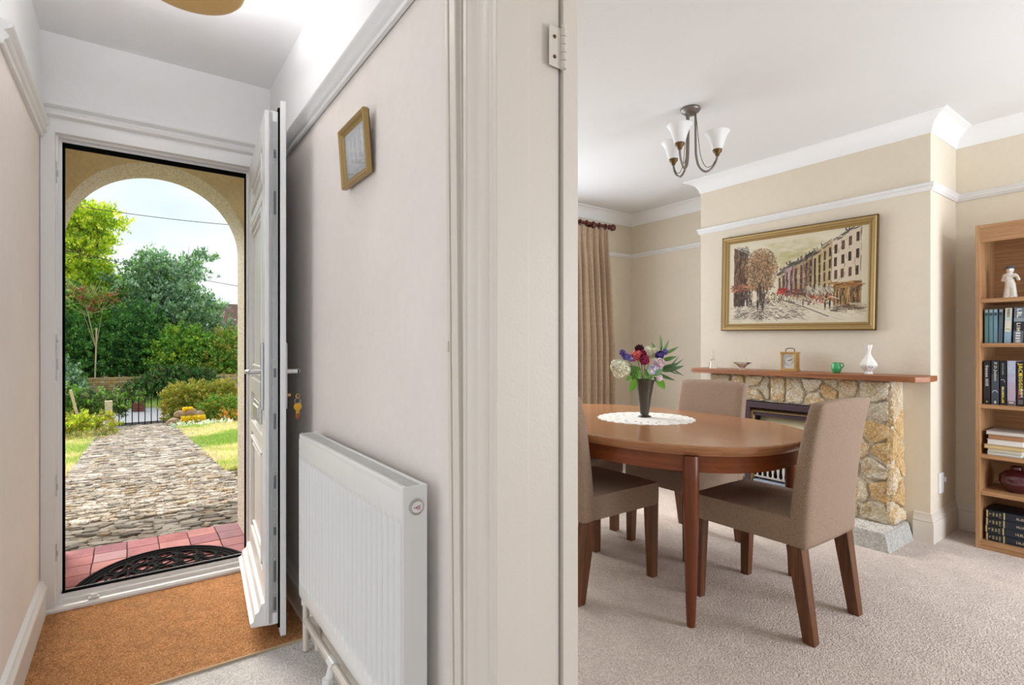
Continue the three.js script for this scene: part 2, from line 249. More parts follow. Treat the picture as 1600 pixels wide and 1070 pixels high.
const up = [0, 1, 0];
let trimNo = 0;
const trim = (g, m, label) => struct('trim_' + (++trimNo), g, m, label, 'trim');
trim(molding(railP, [-0.32, RAIL - 0.07, -2.13], [-0.32, RAIL - 0.07, -3.0], [1, 0, 0], up, 0, 0), X.gloss, 'white picture rail on the short hall wall');
trim(molding([[0, 0], [0.008, 0], [0.012, 0.02], [0.03, 0.03], [0.034, 0.042], [0.022, 0.05], [0.02, 0.058], [0.04, 0.07], [0.04, 0.078], [0, 0.082]], [-0.3, 2.11, -3.0], [0.588, 2.11, -3.0], [0, 0, 1], up), X.gloss, 'white picture rail above the front door');
trim(molding(railP, [0.588, RAIL - 0.07, -3.0], [0.588, RAIL - 0.07, -1.05], [-1, 0, 0], up), X.gloss, 'white picture rail above the radiator and small picture');
trim(molding(railP, [-1.9, RAIL - 0.07, -2.13], [-0.32, RAIL - 0.07, -2.13], [0, 0, 1], up), X.gloss, 'white picture rail around the hall corner');
// dining room rails
const dr = (a, b, out, m0, m1, label) => trim(molding(smallRailP, a, b, out, up, m0, m1), X.gloss, label), ry = RAIL - 0.046;
dr([4.25, ry, -3.77], [4.25, ry, -2.616], [-1, 0, 0], 1, -1, 'white picture rail in the alcove beside the curtain');
dr([3.79, ry, -2.616], [3.79, ry, -1.079], [-1, 0, 0], -1, 1, 'white picture rail above the large painting');
dr([3.79, ry, -1.079], [4.25, ry, -1.079], [0, 0, 1], -1, -1, 'short white picture rail on the chimney breast side');
dr([4.25, ry, -1.079], [4.25, ry, 1.3], [-1, 0, 0], 1, 0, 'white picture rail above the bookcase');
dr([0.719, ry, -3.77], [4.25, ry, -3.77], [0, 0, 1], 0, -1, 'white picture rail behind the curtain');
const cv = (a, b, out, m0, m1, label) => trim(molding(covP, a, b, out, up, m0, m1), X.white, label);
cv([4.25, CEIL, -3.77], [4.25, CEIL, -2.616], [-1, 0, 0], 1, -1, 'white coving in the alcove beside the curtain');
cv([4.25, CEIL, -2.616], [3.79, CEIL, -2.616], [0, 0, -1], 1, 1, 'white coving on the far side of the chimney breast');
cv([3.79, CEIL, -2.616], [3.79, CEIL, -1.079], [-1, 0, 0], -1, 1, 'white coving along the chimney breast');
cv([3.79, CEIL, -1.079], [4.25, CEIL, -1.079], [0, 0, 1], -1, -1, 'short white coving on the chimney breast side');
cv([4.25, CEIL, -1.079], [4.25, CEIL, 1.3], [-1, 0, 0], 1, -1, 'white coving above the bookcase');
cv([0.719, CEIL, -3.77], [4.25, CEIL, -3.77], [0, 0, 1], 1, -1, 'white coving above the curtain');
cv([0.719, CEIL, 1.3], [0.719, CEIL, -3.77], [1, 0, 0], 1, -1, 'white coving over the partition');
let skirtNo = 0;
const skirt = (p, a, b, out, m0, m1, m, label) => struct('baseboard_' + ['left', 'entrance', 'alcove', 'chimney', 'chimney_side', 'right', 'front', 'side'][skirtNo++], molding(p, a, b, out, up, m0, m1), m, label, 'baseboard');
skirt(hallSkirtP, [-0.32, 0, -2.13], [-0.32, 0, -2.985], [1, 0, 0], 0, 0, X.gloss, 'white baseboard of the short hall wall');
skirt(hallSkirtP, [0.592, 0, -2.985], [0.592, 0, -1.05], [-1, 0, 0], 0, 0, X.creamGloss, 'cream baseboard behind the radiator');
skirt(skirtP, [4.25, 0, -3.77], [4.25, 0, -2.616], [-1, 0, 0], 1, -1, X.creamGloss, 'cream baseboard in the alcove beside the curtain');
skirt(skirtP, [3.79, 0, -1.16], [3.79, 0, -1.079], [-1, 0, 0], 0, 1, X.creamGloss, 'cream baseboard beside the hearth');
skirt(skirtP, [3.79, 0, -1.079], [4.25, 0, -1.079], [0, 0, 1], -1, -1, X.creamGloss, 'cream baseboard on the chimney breast side');
skirt(skirtP, [4.25, 0, -1.079], [4.25, 0, 1.3], [-1, 0, 0], 1, 0, X.creamGloss, 'cream baseboard behind the bookcase');
skirt(skirtP, [0.719, 0, -3.77], [4.25, 0, -3.77], [0, 0, 1], 0, -1, X.creamGloss, 'cream baseboard under the dining window');
skirt(hallSkirtP, [-1.9, 0, -2.13], [-0.44, 0, -2.13], [0, 0, 1], 0, 0, X.gloss, 'white baseboard of the wide part of the hall');

// ---- doorway into the dining room: lining, stop, architrave
{
  const g = new THREE.Group(); g.name = 'trim_doorway'; scene.add(g); tag(g, 'cream painted door lining and moulded architrave of the dining room doorway', 'door frame', null, 'structure');
  add(g, 'lining', [rb(0.575, 0.737, 0, 2.0, -0.872, -0.854, 0.002), rb(0.575, 0.737, 0, 2.0, -0.062, -0.044, 0.002), rb(0.575, 0.737, 2.0, 2.03, -0.872, -0.044, 0.002)], X.creamGloss);
  add(g, 'stop', [rb(0.568, 0.648, 0, 2.0, -0.856, -0.842, 0.003), rb(0.568, 0.648, 0, 2.0, -0.074, -0.06, 0.003), rb(0.568, 0.648, 1.986, 2.0, -0.842, -0.074, 0.003)], X.creamGloss);
  const ap = [[0, 0], [0.012, 0], [0.018, 0.008], [0.02, 0.02], [0.014, 0.03], [0.015, 0.062], [0.02, 0.07], [0.028, 0.078], [0.03, 0.088], [0.022, 0.096], [0.026, 0.1], [0.026, 0.112], [0, 0.114]];
  add(g, 'architrave', molding(ap, [0.592, 0, -0.852], [0.592, 2.02, -0.852], [-1, 0, 0], [0, 0, -1]), X.creamGloss);
  add(g, 'architrave', molding(ap, [0.592, 0, -0.064], [0.592, 2.02, -0.064], [-1, 0, 0], [0, 0, 1]), X.creamGloss);
  add(g, 'architrave', molding(ap, [0.592, 2.015, -0.97], [0.592, 2.015, 0.05], [-1, 0, 0], up), X.creamGloss);
}
{ // painted post of a former inner door, against the hall wall beside the architrave; it leans a little
  const g = new THREE.Group(); g.name = 'trim_post'; g.position.set(0.592, 1.15, -1.0); g.rotation.x = -0.016; scene.add(g); tag(g, 'narrow rebated cream post with a small painted-over latch keep', 'door frame', null, 'structure');
  add(g, 'post', [rb(-0.02, 0.0, -1.15, 1.35, -0.034, 0.026, 0.003), rb(-0.032, -0.012, -1.15, 1.35, -0.004, 0.022, 0.003), rb(-0.026, -0.01, -1.15, 1.35, -0.034, -0.022, 0.003)], X.creamGloss);
  add(g, 'latch_keep', [rb(-0.0225, -0.018, -0.045, 0.03, -0.021, -0.006, 0.001), rb(-0.030, -0.018, -0.012, 0.012, -0.03, -0.024, 0.001)], X.creamGloss);
  add(g, 'latch_slot', [bx(-0.0232, -0.0222, -0.03, -0.016, -0.017, -0.010), bx(-0.0232, -0.0222, 0.004, 0.014, -0.017, -0.010)], X.oldBrass);
}
{ // dining room door, folded right back against the wall
  const g = new THREE.Group(); g.name = 'door_2'; g.position.set(0.742, 0, -0.846); scene.add(g); tag(g, 'cream dining room door folded back flat against the wall', 'door', null, 'structure');
  add(g, 'slab', rb(0, 0.043, 0.012, 1.985, -0.76, 0, 0.002), X.creamGloss);
  for (const y of [1.735, 0.22]) {
    const h = add(g, 'hinge', [rb(-0.04, -0.006, y, y + 0.085, -0.0005, 0.002, 0.0008), ...[0, 1, 2, 3, 4].map((k) => cyl(0.0065, 0.0065, 0.0155, -0.0035, y + k * 0.017, 0.0045, 12)), cyl(0.0045, 0.0065, 0.006, -0.0035, y + 0.085, 0.0045, 12)], X.creamGloss);
    add(h, 'screw', [0.02, 0.062].map((dy) => new THREE.CylinderGeometry(0.004, 0.004, 0.002, 10).rotateX(Math.PI / 2).translate(-0.026, y + dy, 0.0025)), X.oldBrass);
  }
  add(g, 'handle', [rb(0.043, 0.05, 0.95, 1.1, -0.72, -0.68, 0.002), new THREE.SphereGeometry(0.026, 18, 12).translate(0.09, 1.03, -0.7), rod([0.045, 1.03, -0.7], [0.085, 1.03, -0.7], 0.01)], X.brass);
}

// ---- front door frame
{
  const g = new THREE.Group(); g.name = 'trim_front_door_frame'; scene.add(g); tag(g, 'white plastic frame and sill of the open front door', 'door frame', null, 'structure');
  const jambL = [[-0.318, -3.085], [-0.318, -2.985], [-0.27, -2.985], [-0.27, -3.02], [-0.262, -3.022], [-0.262, -3.05], [-0.252, -3.052], [-0.252, -3.085]];
  const ext = (pts, y0, y1) => molding(pts.map(([a, b]) => [a, b]), [0, y0, 0], [0, y1, 0], [1, 0, 0], [0, 0, 1], 0, 0, 0.3);
  add(g, 'jamb', ext(jambL, 0, 2.12), X.upvc);
  add(g, 'jamb', ext(jambL.map(([a, b]) => [0.231 - a, b]), 0, 2.12), X.upvc);
  const headP = [[-3.085, 2.12], [-2.985, 2.12], [-2.985, 2.07], [-3.02, 2.07], [-3.022, 2.062], [-3.05, 2.062], [-3.052, 2.052], [-3.085, 2.052]];
  add(g, 'head', molding(headP, [-0.27, 0, 0], [0.5, 0, 0], [0, 0, 1], up, 0, 0, 0.3), X.upvc);
  const sillP = [[-3.16, -0.04], [-2.975, -0.04], [-2.975, 0.018], [-2.985, 0.026], [-3.012, 0.03], [-3.014, 0.044], [-3.04, 0.046], [-3.042, 0.06], [-3.062, 0.062], [-3.066, 0.05], [-3.16, 0.036]];
  add(g, 'sill', molding(sillP, [-0.318, 0, 0], [0.548, 0, 0], [0, 0, 1], up, 0, 0, 0.3), X.upvc);
  add(g, 'gasket', [bx(-0.2535, -0.2425, 0.06, 2.053, -3.07, -3.055), bx(0.476, 0.4845, 0.06, 2.053, -3.07, -3.055), bx(-0.2535, 0.484, 2.032, 2.053, -3.07, -3.055), bx(-0.2525, 0.484, 0.061, 0.069, -3.064, -3.046)], X.rubber);
  for (const [y, h] of [[1.86, 0.09], [1.15, 0.05], [1.0, 0.16], [0.5, 0.09], [0.22, 0.07]]) add(g, 'strike_plate', [rb(-0.2705, -0.2665, y, y + h, -3.021, -3.003, 0.001), rb(-0.2665, -0.262, y + h * 0.3, y + h * 0.6, -3.018, -3.008, 0.001)], X.steel);
  add(g, 'sill_keep', [rb(-0.16, -0.12, 0.03, 0.037, -3.012, -2.99, 0.001), rb(-0.152, -0.128, 0.036, 0.046, -3.01, -3.0, 0.001)], X.upvc);
}
{ // the open front door
  const g = new THREE.Group(); g.name = 'door_1'; g.position.set(0.484, 0, -2.965); g.rotation.y = -(Math.PI / 2 + 0.093); scene.add(g); tag(g, 'white plastic front door standing open into the hall', 'door', null, 'structure');
  const W = 0.768, y0 = 0.075, y1 = 2.06;
  add(g, 'core', bx(0, W, y0, y1, -0.05, -0.014), X.upvc);
  add(g, 'stile', rb(0, 0.1, y0, y1, -0.016, 0, 0.003), X.upvc); add(g, 'stile', rb(W - 0.1, W, y0, y1, -0.03, 0, 0.003), X.upvc);
  for (const [a, b] of [[1.955, y1], [1.74, 1.78], [0.93, 1.0], [0.74, 0.79], [y0, 0.25]]) add(g, 'rail', rb(0.1, W - 0.1, a, b, -0.016, 0, 0.003), X.upvc);
  const frameIn = (a, b) => [0, 0.018].flatMap((i) => { const d = 0.02 + i * 1.8, z = 0.004 - i * 0.3, x0 = 0.1 + d, x1 = W - 0.1 - d, t = 0.013; return [rb(x0, x1, a + d, a + d + t, -0.016, z, 0.004), rb(x0, x1, b - d - t, b - d, -0.016, z, 0.004), rb(x0, x0 + t, a + d, b - d, -0.016, z, 0.004), rb(x1 - t, x1, a + d, b - d, -0.016, z, 0.004)]; });
  for (const [a, b] of [[1.78, 1.955], [1.0, 1.74], [0.25, 0.74]]) { const p = add(g, 'panel', bx(0.1, W - 0.1, a, b, -0.015, -0.010), X.upvc); add(p, 'panel_moulding', frameIn(a, b), X.upvc); }
  add(g, 'letter_plate', [rb(0.22, 0.5, 0.815, 0.905, -0.014, -0.002, 0.003), rb(0.25, 0.47, 0.835, 0.885, -0.004, 0.004, 0.002)], X.steel);
  add(g, 'weather_bar', molding([[0, 0], [0.05, 0.004], [0.052, 0.018], [0.04, 0.024], [0.034, 0.05], [0.02, 0.06], [0.012, 0.085], [0, 0.09]], [0.005, 0.07, -0.002], [W - 0.015, 0.07, -0.002], [0, 0, 1], up, 0, 0, 0.4), X.upvc);
  add(g, 'inner_flange', rb(-0.004, W + 0.018, 0.03, 2.1, -0.074, -0.053, 0.003), X.upvc);
  add(g, 'gasket', bx(0.0, W + 0.006, 0.06, 2.075, -0.0535, -0.046), X.rubber);
  const ls = add(g, 'lock_strip', bx(W, W + 0.0018, 0.12, 2.02, -0.042, -0.026), mat('#a9abac', 0.4, { metalness: 0.7 }));
  for (const y of [1.97, 1.86, 1.72, 1.6, 1.48, 1.33, 1.1, 0.99, 0.93, 0.78, 0.66, 0.52, 0.47, 0.38, 0.33, 0.2, 0.16]) add(ls, 'screw', new THREE.CylinderGeometry(0.003, 0.003, 0.0016, 8).rotateZ(Math.PI / 2).translate(W + 0.0022, y, -0.034), X.chrome);
  for (const [y, h] of [[1.88, 0.03], [1.66, 0.09], [1.03, 0.035], [0.83, 0.06], [0.6, 0.05], [0.42, 0.03], [0.24, 0.08], [0.13, 0.05]]) add(ls, 'bolt', [rb(W, W + 0.006, y, y + h, -0.039, -0.031, 0.001), rb(W, W + 0.009, y + h * 0.5, y + h * 0.75, -0.038, -0.032, 0.001)], mat('#6d7072', 0.4, { metalness: 0.7 }));
  const lever = (s, z) => [rb(W - 0.062, W - 0.03, 0.9, 1.165, Math.min(z, z + s * 0.011), Math.max(z, z + s * 0.011), 0.005), rod([W - 0.046, 1.05, z], [W - 0.046, 1.05, z + s * 0.05], 0.009), tube([[W - 0.046, 1.05, z + s * 0.048], [W - 0.075, 1.05, z + s * 0.056], [W - 0.12, 1.048, z + s * 0.056], [W - 0.165, 1.046, z + s * 0.052]], 0.009, 16, 10)];
  add(g, 'lever_handle', lever(1, 0), X.steel); add(g, 'lever_handle', lever(-1, -0.074), X.upvc);
  add(g, 'lock_cylinder', rod([W - 0.046, 0.955, -0.06], [W - 0.046, 0.955, -0.098], 0.008), X.brass);
}
{ // key with a round fob in the inside of the lock
  const k = thing('door_key', 'brass key with yellow round fob hanging in the front door lock', 'key', [0.5195, 0.945, -2.196]);
  add(k, 'key_bow', new THREE.TorusGeometry(0.009, 0.0022, 8, 20).rotateY(0.6).translate(0.012, 0.008, 0), X.brass);
  add(k, 'ring', new THREE.TorusGeometry(0.011, 0.0011, 6, 24).translate(0.012, -0.012, 0), X.steel);
  add(k, 'fob', [new THREE.CylinderGeometry(0.015, 0.015, 0.004, 24).rotateX(Math.PI / 2).translate(0.012, -0.034, 0), rb(0.005, 0.019, -0.078, -0.046, -0.002, 0.002, 0.0015)], mat('#d8a52c', 0.4));
  add(k, 'fob_tag', rb(0.006, 0.018, -0.084, -0.06, -0.0026, 0.0026, 0.0015), mat('#9a4a2a', 0.5));
}
// ------------------------------------------------------------------ hall things
{
  const m = tag(add(scene, 'coir_door_mat', bx(-0.298, 0.57, 0.0, 0.008, -2.976, -2.155), X.coir), 'large orange brown coir mat laid inside the front door', 'door mat');
  add(m, 'edge_strip', rb(-0.298, 0.57, 0.0, 0.0095, -2.159, -2.152, 0.002), mat('#b9a27f', 0.6));
}
{ // radiator
  const zl = -2.05, zr = -1.13, yb = 0.222, yt = 0.815, xf = 0.5, xb = 0.562;
  const r = thing('radiator', 'white ribbed panel radiator under the small picture on the hall wall', 'radiator');
  const pos = [], idx = [], nz = 25 * 8, ys = [0, 0.006, 0.03, 0.05, 0.058, 0.066, 0.074, 0.3, 0.47, 0.5, 0.508, 0.516, 0.53, 0.555, 0.587, 0.593].map((t) => yb + t);
  for (let j = 0; j < ys.length; j++) for (let i = 0; i <= nz; i++) {
    const z = mix(zl, zr + 0.002, i / nz), p = ((i / nz * 25) % 1), f = p < 0.2 ? smooth(p / 0.2) : p < 0.66 ? 1 : p < 0.86 ? 1 - smooth((p - 0.66) / 0.2) : 0;
    const y = ys[j], g = smooth(clamp((y - yb - 0.05) / 0.024)) * smooth(clamp((yt - 0.07 - y) / 0.024)), edge = (j === 0 || j === ys.length - 1) ? 0.008 : 0;
    const side = (i < 2 || i > nz - 2) ? 0 : 1;
    pos.push(xf + 0.001 + f * g * 0.016 * side + edge, y, z);
  }
  for (let j = 0; j < ys.length - 1; j++) for (let i = 0; i < nz; i++) { const a = j * (nz + 1) + i, b = a + 1, c = a + nz + 1, d = c + 1; idx.push(a, b, c, b, d, c); }
  const pg = new THREE.BufferGeometry(); pg.setAttribute('position', new THREE.Float32BufferAttribute(pos, 3)); pg.setIndex(idx); pg.computeVertexNormals();
  add(r, 'front_panel', pg, X.radiator);
  add(r, 'back_panel', bx(xf + 0.012, xf + 0.018, yb + 0.004, yt - 0.01, zl + 0.004, zr - 0.004), X.radiator);
  add(r, 'back_panel', rb(xb - 0.008, xb, yb, yt - 0.004, zl, zr - 0.002, 0.002), X.radiator);
  add(r, 'side_panel', rb(xf + 0.001, xb + 0.002, yb + 0.0, yt + 0.012, zr - 0.002, zr + 0.005, 0.003), X.radiator);
  add(r, 'side_panel', rb(xf + 0.006, xb + 0.002, yb + 0.0, yt + 0.012, zl - 0.004, zl + 0.003, 0.003), X.radiator);
  const bars = [rb(xf + 0.002, xf + 0.014, yt - 0.004, yt + 0.011, zl, zr, 0.002), rb(xb - 0.009, xb + 0.001, yt - 0.004, yt + 0.011, zl, zr, 0.002)];
  for (let k = 0; k < 78; k++) { const z = mix(zl + 0.012, zr - 0.012, k / 77); bars.push(bx(xf + 0.012, xb - 0.007, yt + 0.002, yt + 0.008, z - 0.0022, z + 0.0022)); }
  add(r, 'top_grille', bars, X.radiator);
  const bd = add(r, 'badge', [new THREE.CylinderGeometry(0.019, 0.02, 0.006, 32).rotateX(Math.PI / 2).translate(0.535, 0.778, zr + 0.006)], X.chrome);
  const disc = new THREE.CircleGeometry(0.0135, 28).translate(0.535, 0.778, zr + 0.0096); disc.userData.uvDone = true;
  add(bd, 'badge_print', disc, mat('#ffffff', 0.5, { map: canvasTex(64, 64, (c) => { c.fillStyle = '#ece6e4'; c.fillRect(0, 0, 64, 64); c.strokeStyle = '#8d2f35'; c.lineWidth = 4; for (const [x0, y0, x1, y1] of [[12, 36, 34, 31], [30, 31, 52, 24], [24, 39, 54, 33], [34, 46, 52, 42]]) { c.beginPath(); c.moveTo(x0, y0); c.lineTo(x1, y1); c.stroke(); } }) }));
  // pipework
  add(r, 'pipe', [tube([[0.53, 0.006, zl - 0.02], [0.53, 0.1, zl - 0.02], [0.53, 0.19, zl - 0.02]], 0.011, 12, 10), rod([0.53, 0.12, zl - 0.02], [0.53, 0.118, zr + 0.1], 0.0115, 0.0115, 12), rod([0.545, 0.15, zl + 0.02], [0.545, 0.235, zl + 0.02], 0.011), rod([0.556, 0.03, zl + 0.045], [0.556, 0.24, zl + 0.045], 0.011)], X.creamGloss);
  add(r, 'valve', [rod([0.53, 0.18, zl - 0.02], [0.53, 0.27, zl - 0.014], 0.016), rod([0.53, 0.24, zl - 0.02], [0.535, 0.24, zl + 0.01], 0.013)], X.upvc);
  add(r, 'valve_head', lathe([[0, 0.36], [0.014, 0.36], [0.019, 0.35], [0.019, 0.30], [0.012, 0.27], [0, 0.268]], 14).translate(0.53, 0, zl - 0.013), X.upvc);
  add(r, 'pipe_fitting', [rod([0.53, 0.119, -1.76], [0.53, 0.119, -1.71], 0.017), rod([0.53, 0.12, -1.735], [0.515, 0.066, -1.735], 0.014), rod([0.515, 0.076, -1.735], [0.512, 0.056, -1.735], 0.02, 0.018, 6), rod([0.512, 0.056, -1.735], [0.508, 0.02, -1.735], 0.012), rod([0.508, 0.03, -1.735], [0.508, 0.03, -1.7], 0.006)], X.upvc);
}
function frameBars(w, h, prof, m, parent, name = 'frame_bar') { // mitred picture frame in the xy plane, facing +z
  const c = [[-w / 2, -h / 2], [w / 2, -h / 2], [w / 2, h / 2], [-w / 2, h / 2]], ins = [[0, 1, 0], [-1, 0, 0], [0, -1, 0], [1, 0, 0]];
  for (let i = 0; i < 4; i++) { const a = c[i], b = c[(i + 1) % 4]; add(parent, name, molding(prof, [a[0], a[1], 0], [b[0], b[1], 0], ins[i], [0, 0, 1], 1, -1, 0.5), m); }
}
{ // small framed picture on the hall wall, leaning out at the top
  const p = thing('framed_picture', 'small gilt framed picture of pale trees on the hall wall', 'picture', [0.5735, 1.764, -1.637], -Math.PI / 2);
  const tilt = new THREE.Group(); tilt.rotation.set(0.07, 0, -0.02);
  p.rotation.order = 'YXZ'; p.rotation.x = 0.07; p.rotation.z = 0.0;
  frameBars(0.232, 0.19, [[0, 0], [0, 0.016], [0.004, 0.018], [0.012, 0.014], [0.016, 0.008], [0.02, 0.009], [0.024, 0.005], [0.024, 0]], X.gold, p);
  add(p, 'back_board', bx(-0.114, 0.114, -0.093, 0.093, -0.004, 0.0), X.darkGold);
  const g = new THREE.PlaneGeometry(0.19, 0.148).translate(0, 0, 0.003); g.userData.uvDone = true;
  add(p, 'print', g, mat('#ffffff', 0.6, { map: canvasTex(256, 200, (c, w, h) => {
    const r = rng(5); c.fillStyle = '#b9bcc0'; c.fillRect(0, 0, w, h); c.fillStyle = '#a4a9ae'; c.fillRect(0, h * 0.62, w, h * 0.38); c.fillStyle = '#8f9499'; c.fillRect(0, h * 0.85, w, h * 0.15);
    for (let i = 0; i < 900; i++) { const x = r() * w, y = r() * h * 0.7, k = r(); c.strokeStyle = k > 0.5 ? 'rgba(225,224,216,.5)' : 'rgba(120,125,132,.4)'; c.lineWidth = 1 + r() * 1.5; c.beginPath(); c.moveTo(x, y); c.lineTo(x + (r() - 0.5) * 8, y + 6 + r() * 14); c.stroke(); }
    for (const x of [50, 96, 150, 205]) { c.strokeStyle = 'rgba(232,230,222,.8)'; c.lineWidth = 7; c.beginPath(); c.moveTo(x, h * 0.15); c.lineTo(x + 4, h * 0.7); c.stroke(); }
    for (let i = 0; i < 160; i++) { const y = h * (0.62 + r() * 0.36), x = r() * w; c.strokeStyle = r() > 0.5 ? 'rgba(215,216,214,.6)' : 'rgba(120,124,130,.5)'; c.lineWidth = 1.5; c.beginPath(); c.moveTo(x, y); c.lineTo(x + 20 + r() * 30, y); c.stroke(); }
  }) }));
  add(p, 'glass', bx(-0.094, 0.094, -0.073, 0.073, 0.0045, 0.0055), X.pane);
}
{ // hall ceiling light
  const l = thing('ceiling_light', 'shallow tan uplighter bowl hanging under the hall ceiling', 'ceiling light', [0.145, 0, -1.96]);
  add(l, 'bowl', lathe([[0, 2.272], [0.06, 2.274], [0.12, 2.282], [0.148, 2.292], [0.158, 2.304], [0.154, 2.305], [0.144, 2.297], [0.118, 2.288], [0.06, 2.28], [0, 2.278]], 56), mat('#c39c5c', 0.5, { bumpMap: B.rough, bumpScale: 0.001 }));
  add(l, 'rim', new THREE.TorusGeometry(0.157, 0.003, 8, 56).rotateX(Math.PI / 2).translate(0, 2.306, 0), X.porcelain);
  for (let k = 0; k < 3; k++) { const a = k * 2.094 + 0.4; add(l, 'chain', rod([Math.cos(a) * 0.152, 2.306, Math.sin(a) * 0.152], [Math.cos(a) * 0.02, 2.48, Math.sin(a) * 0.02], 0.002), X.brass); }
  add(l, 'ceiling_cup', lathe([[0, 2.4995], [0.045, 2.4995], [0.045, 2.49], [0.025, 2.472], [0, 2.47]], 24), X.brass);
  add(l, 'unseen_lamp_disc', new THREE.CylinderGeometry(0.1, 0.1, 0.006, 40).translate(0, 2.294, 0), mat('#ffffff', 0.5, { emissive: 0xfff6ea, emissiveIntensity: 1.5 }));
  const up2 = new THREE.RectAreaLight(0xf6f7ff, 54, 0.19, 0.19); up2.position.set(0, 2.299, 0); up2.rotation.x = Math.PI / 2; l.add(up2);  // glowing disc and area light unseen inside the bowl, placed to brighten the ceiling
}
// ------------------------------------------------------------------ porch
{
  const s = new THREE.Shape(); s.moveTo(-1.4, -0.3); s.lineTo(-0.32, -0.3); s.lineTo(-0.32, 1.75); s.absarc(0.13, 1.75, 0.45, Math.PI, 0, true); s.lineTo(0.58, -0.3); s.lineTo(0.72, -0.3); s.lineTo(0.72, 2.7); s.lineTo(-1.4, 2.7); s.closePath();
  struct('wall_porch_arch', boxUV(new THREE.ExtrudeGeometry(s, { depth: 0.34, bevelEnabled: false, curveSegments: 40 }).translate(0, 0, -4.0)), [X.yellow, X.dash], 'yellow rendered porch wall with a round pebbledash arch', 'wall');
  struct('ceiling_porch', bx(-0.8, 0.6, 2.36, 2.46, -3.66, -3.12), X.white, 'white porch ceiling', 'ceiling');
  struct('wall_porch_side', bx(-0.8, -0.66, -0.3, 2.7, -3.66, -3.12), X.yellow, 'yellow rendered side wall of the porch', 'wall');
  struct('wall_porch_inner', bx(-0.66, -0.318, -0.2, 2.7, -3.2, -3.12), X.yellow, 'yellow rendered wall beside the front door', 'wall');
}
{ // quarry tiles
  const f = struct('floor_porch', bx(-0.7, 0.66, -0.2, -0.062, -4.03, -3.12), mat('#5c4440', 0.95), 'red quarry tiled porch floor', 'floor');
  const r = rng(11), cols = ['#a97270', '#a16766', '#b17c78', '#a16c6e', '#94646a'].map((c) => mat(c, 0.9, { map: T.clay, bumpMap: B.rough, bumpScale: 0.0015, specularIntensity: 0.4 })), dark = ['#84484c', '#78424c', '#8c545a'].map((c) => mat(c, 0.6, { map: T.clay, bumpMap: B.rough, bumpScale: 0.002, specularIntensity: 0.5 }));
  for (let j = 0; j < 6; j++) for (let i = -4; i < 4; i++) {
    const edge = i === 3, x0 = -0.025 + i * 0.156 + (j % 2 ? 0.002 : 0), x1 = x0 + (edge ? 0.2 : 0.153), z1 = -4.026 + j * 0.151;
    const g = rb(x0 + 0.001, x1 - 0.001, -0.064, -0.05 + (r() - 0.5) * 0.0015, z1 + 0.0015, z1 + 0.1485, 0.003, 1); g.rotateY(0);
    add(f, 'tile', g, edge ? dark[Math.floor(r() * 3)] : r() > 0.86 ? dark[2] : cols[Math.floor(r() * 5)]);
  }
}
{ // half-moon openwork rubber mat
  const m = thing('rubber_door_mat', 'black half-moon openwork rubber mat on the porch tiles', 'door mat', [0.14, -0.05, -3.17]);
  const arc = (R, a0, a1, n = 40) => Array.from({ length: n + 1 }, (_, i) => { const a = mix(a0, a1, i / n); return [R * 1.0 * Math.cos(a), 0.011, -R * 1.36 * Math.sin(a)]; });
  const flat = (g, k = 0.55) => g.translate(0, -0.011, 0).scale(1, k, 1).translate(0, 0.009, 0);
  add(m, 'rim', [[0.395, 0.011], [0.372, 0.009], [0.352, 0.008]].map(([R, w]) => flat(tube(arc(R, 0.02, Math.PI - 0.02), w, 60, 8))), X.rubber);
  add(m, 'rib', [0.275, 0.19, 0.105].map((R) => flat(tube(arc(R, 0.02, Math.PI - 0.02), 0.009, 50, 8))), X.rubber);
  const scroll = []; const ell = (R, a) => [R * Math.cos(a), 0.011, -R * 1.36 * Math.sin(a)];
  for (const [r0, r1, n] of [[0.28, 0.345, 9], [0.195, 0.27, 7], [0.11, 0.185, 5]]) for (let k = 0; k < n; k++) {
    const a = Math.PI * (k + 0.5) / n, w = Math.PI / n * 0.62;
    scroll.push(flat(tube([ell(r0, a - w), ell(mix(r0, r1, 0.7), a - w * 0.9), ell(r1, a - w * 0.2), ell(mix(r0, r1, 0.75), a + w * 0.5), ell(mix(r0, r1, 0.35), a + w * 0.2), ell(r0, a + w * 0.9)], 0.0085, 26, 7)));
    scroll.push(flat(tube([ell(r1, a - w), ell(mix(r0, r1, 0.5), a - w * 0.5), ell(mix(r0, r1, 0.2), a), ell(mix(r0, r1, 0.6), a + w * 0.8), ell(r1, a + w)], 0.007, 20, 7)));
  }
  add(m, 'scrollwork', scroll, X.rubber);
}
// ------------------------------------------------------------------ garden: the ground falls towards the gate and the road
const gy = (z) => z > -16.9 ? -0.08 + 0.0642 * (z + 4) : z > -22 ? mix(-0.92, -1.0, clamp((-16.9 - z) / 1)) : -1.0 + clamp((-22 - z) / 2) * 0.25;
function strip(x0, x1, z0, z1, nx, nz, off = 0, jitter = 0) { // a sheet that follows the ground, with depth below it
  const g = new THREE.BoxGeometry(x1 - x0, 0.1, z0 - z1, nx, 1, nz).translate((x0 + x1) / 2, 0, (z0 + z1) / 2), p = g.attributes.position;
  for (let i = 0; i < p.count; i++) { const top = p.getY(i) > 0; p.setY(i, gy(p.getZ(i)) + off + (top ? jitter * (fbm3(p.getX(i) * 2, 0, p.getZ(i) * 2, 3) - 0.5) : -0.2)); }
  g.computeVertexNormals(); return g;
}
struct('ground', strip(-30, 30, -4.03, -70, 60, 80, -0.06), mat('#ffffff', 1, { map: T.soil, bumpMap: B.rough, bumpScale: 0.02 }), 'brown garden soil beneath the beds', 'ground');
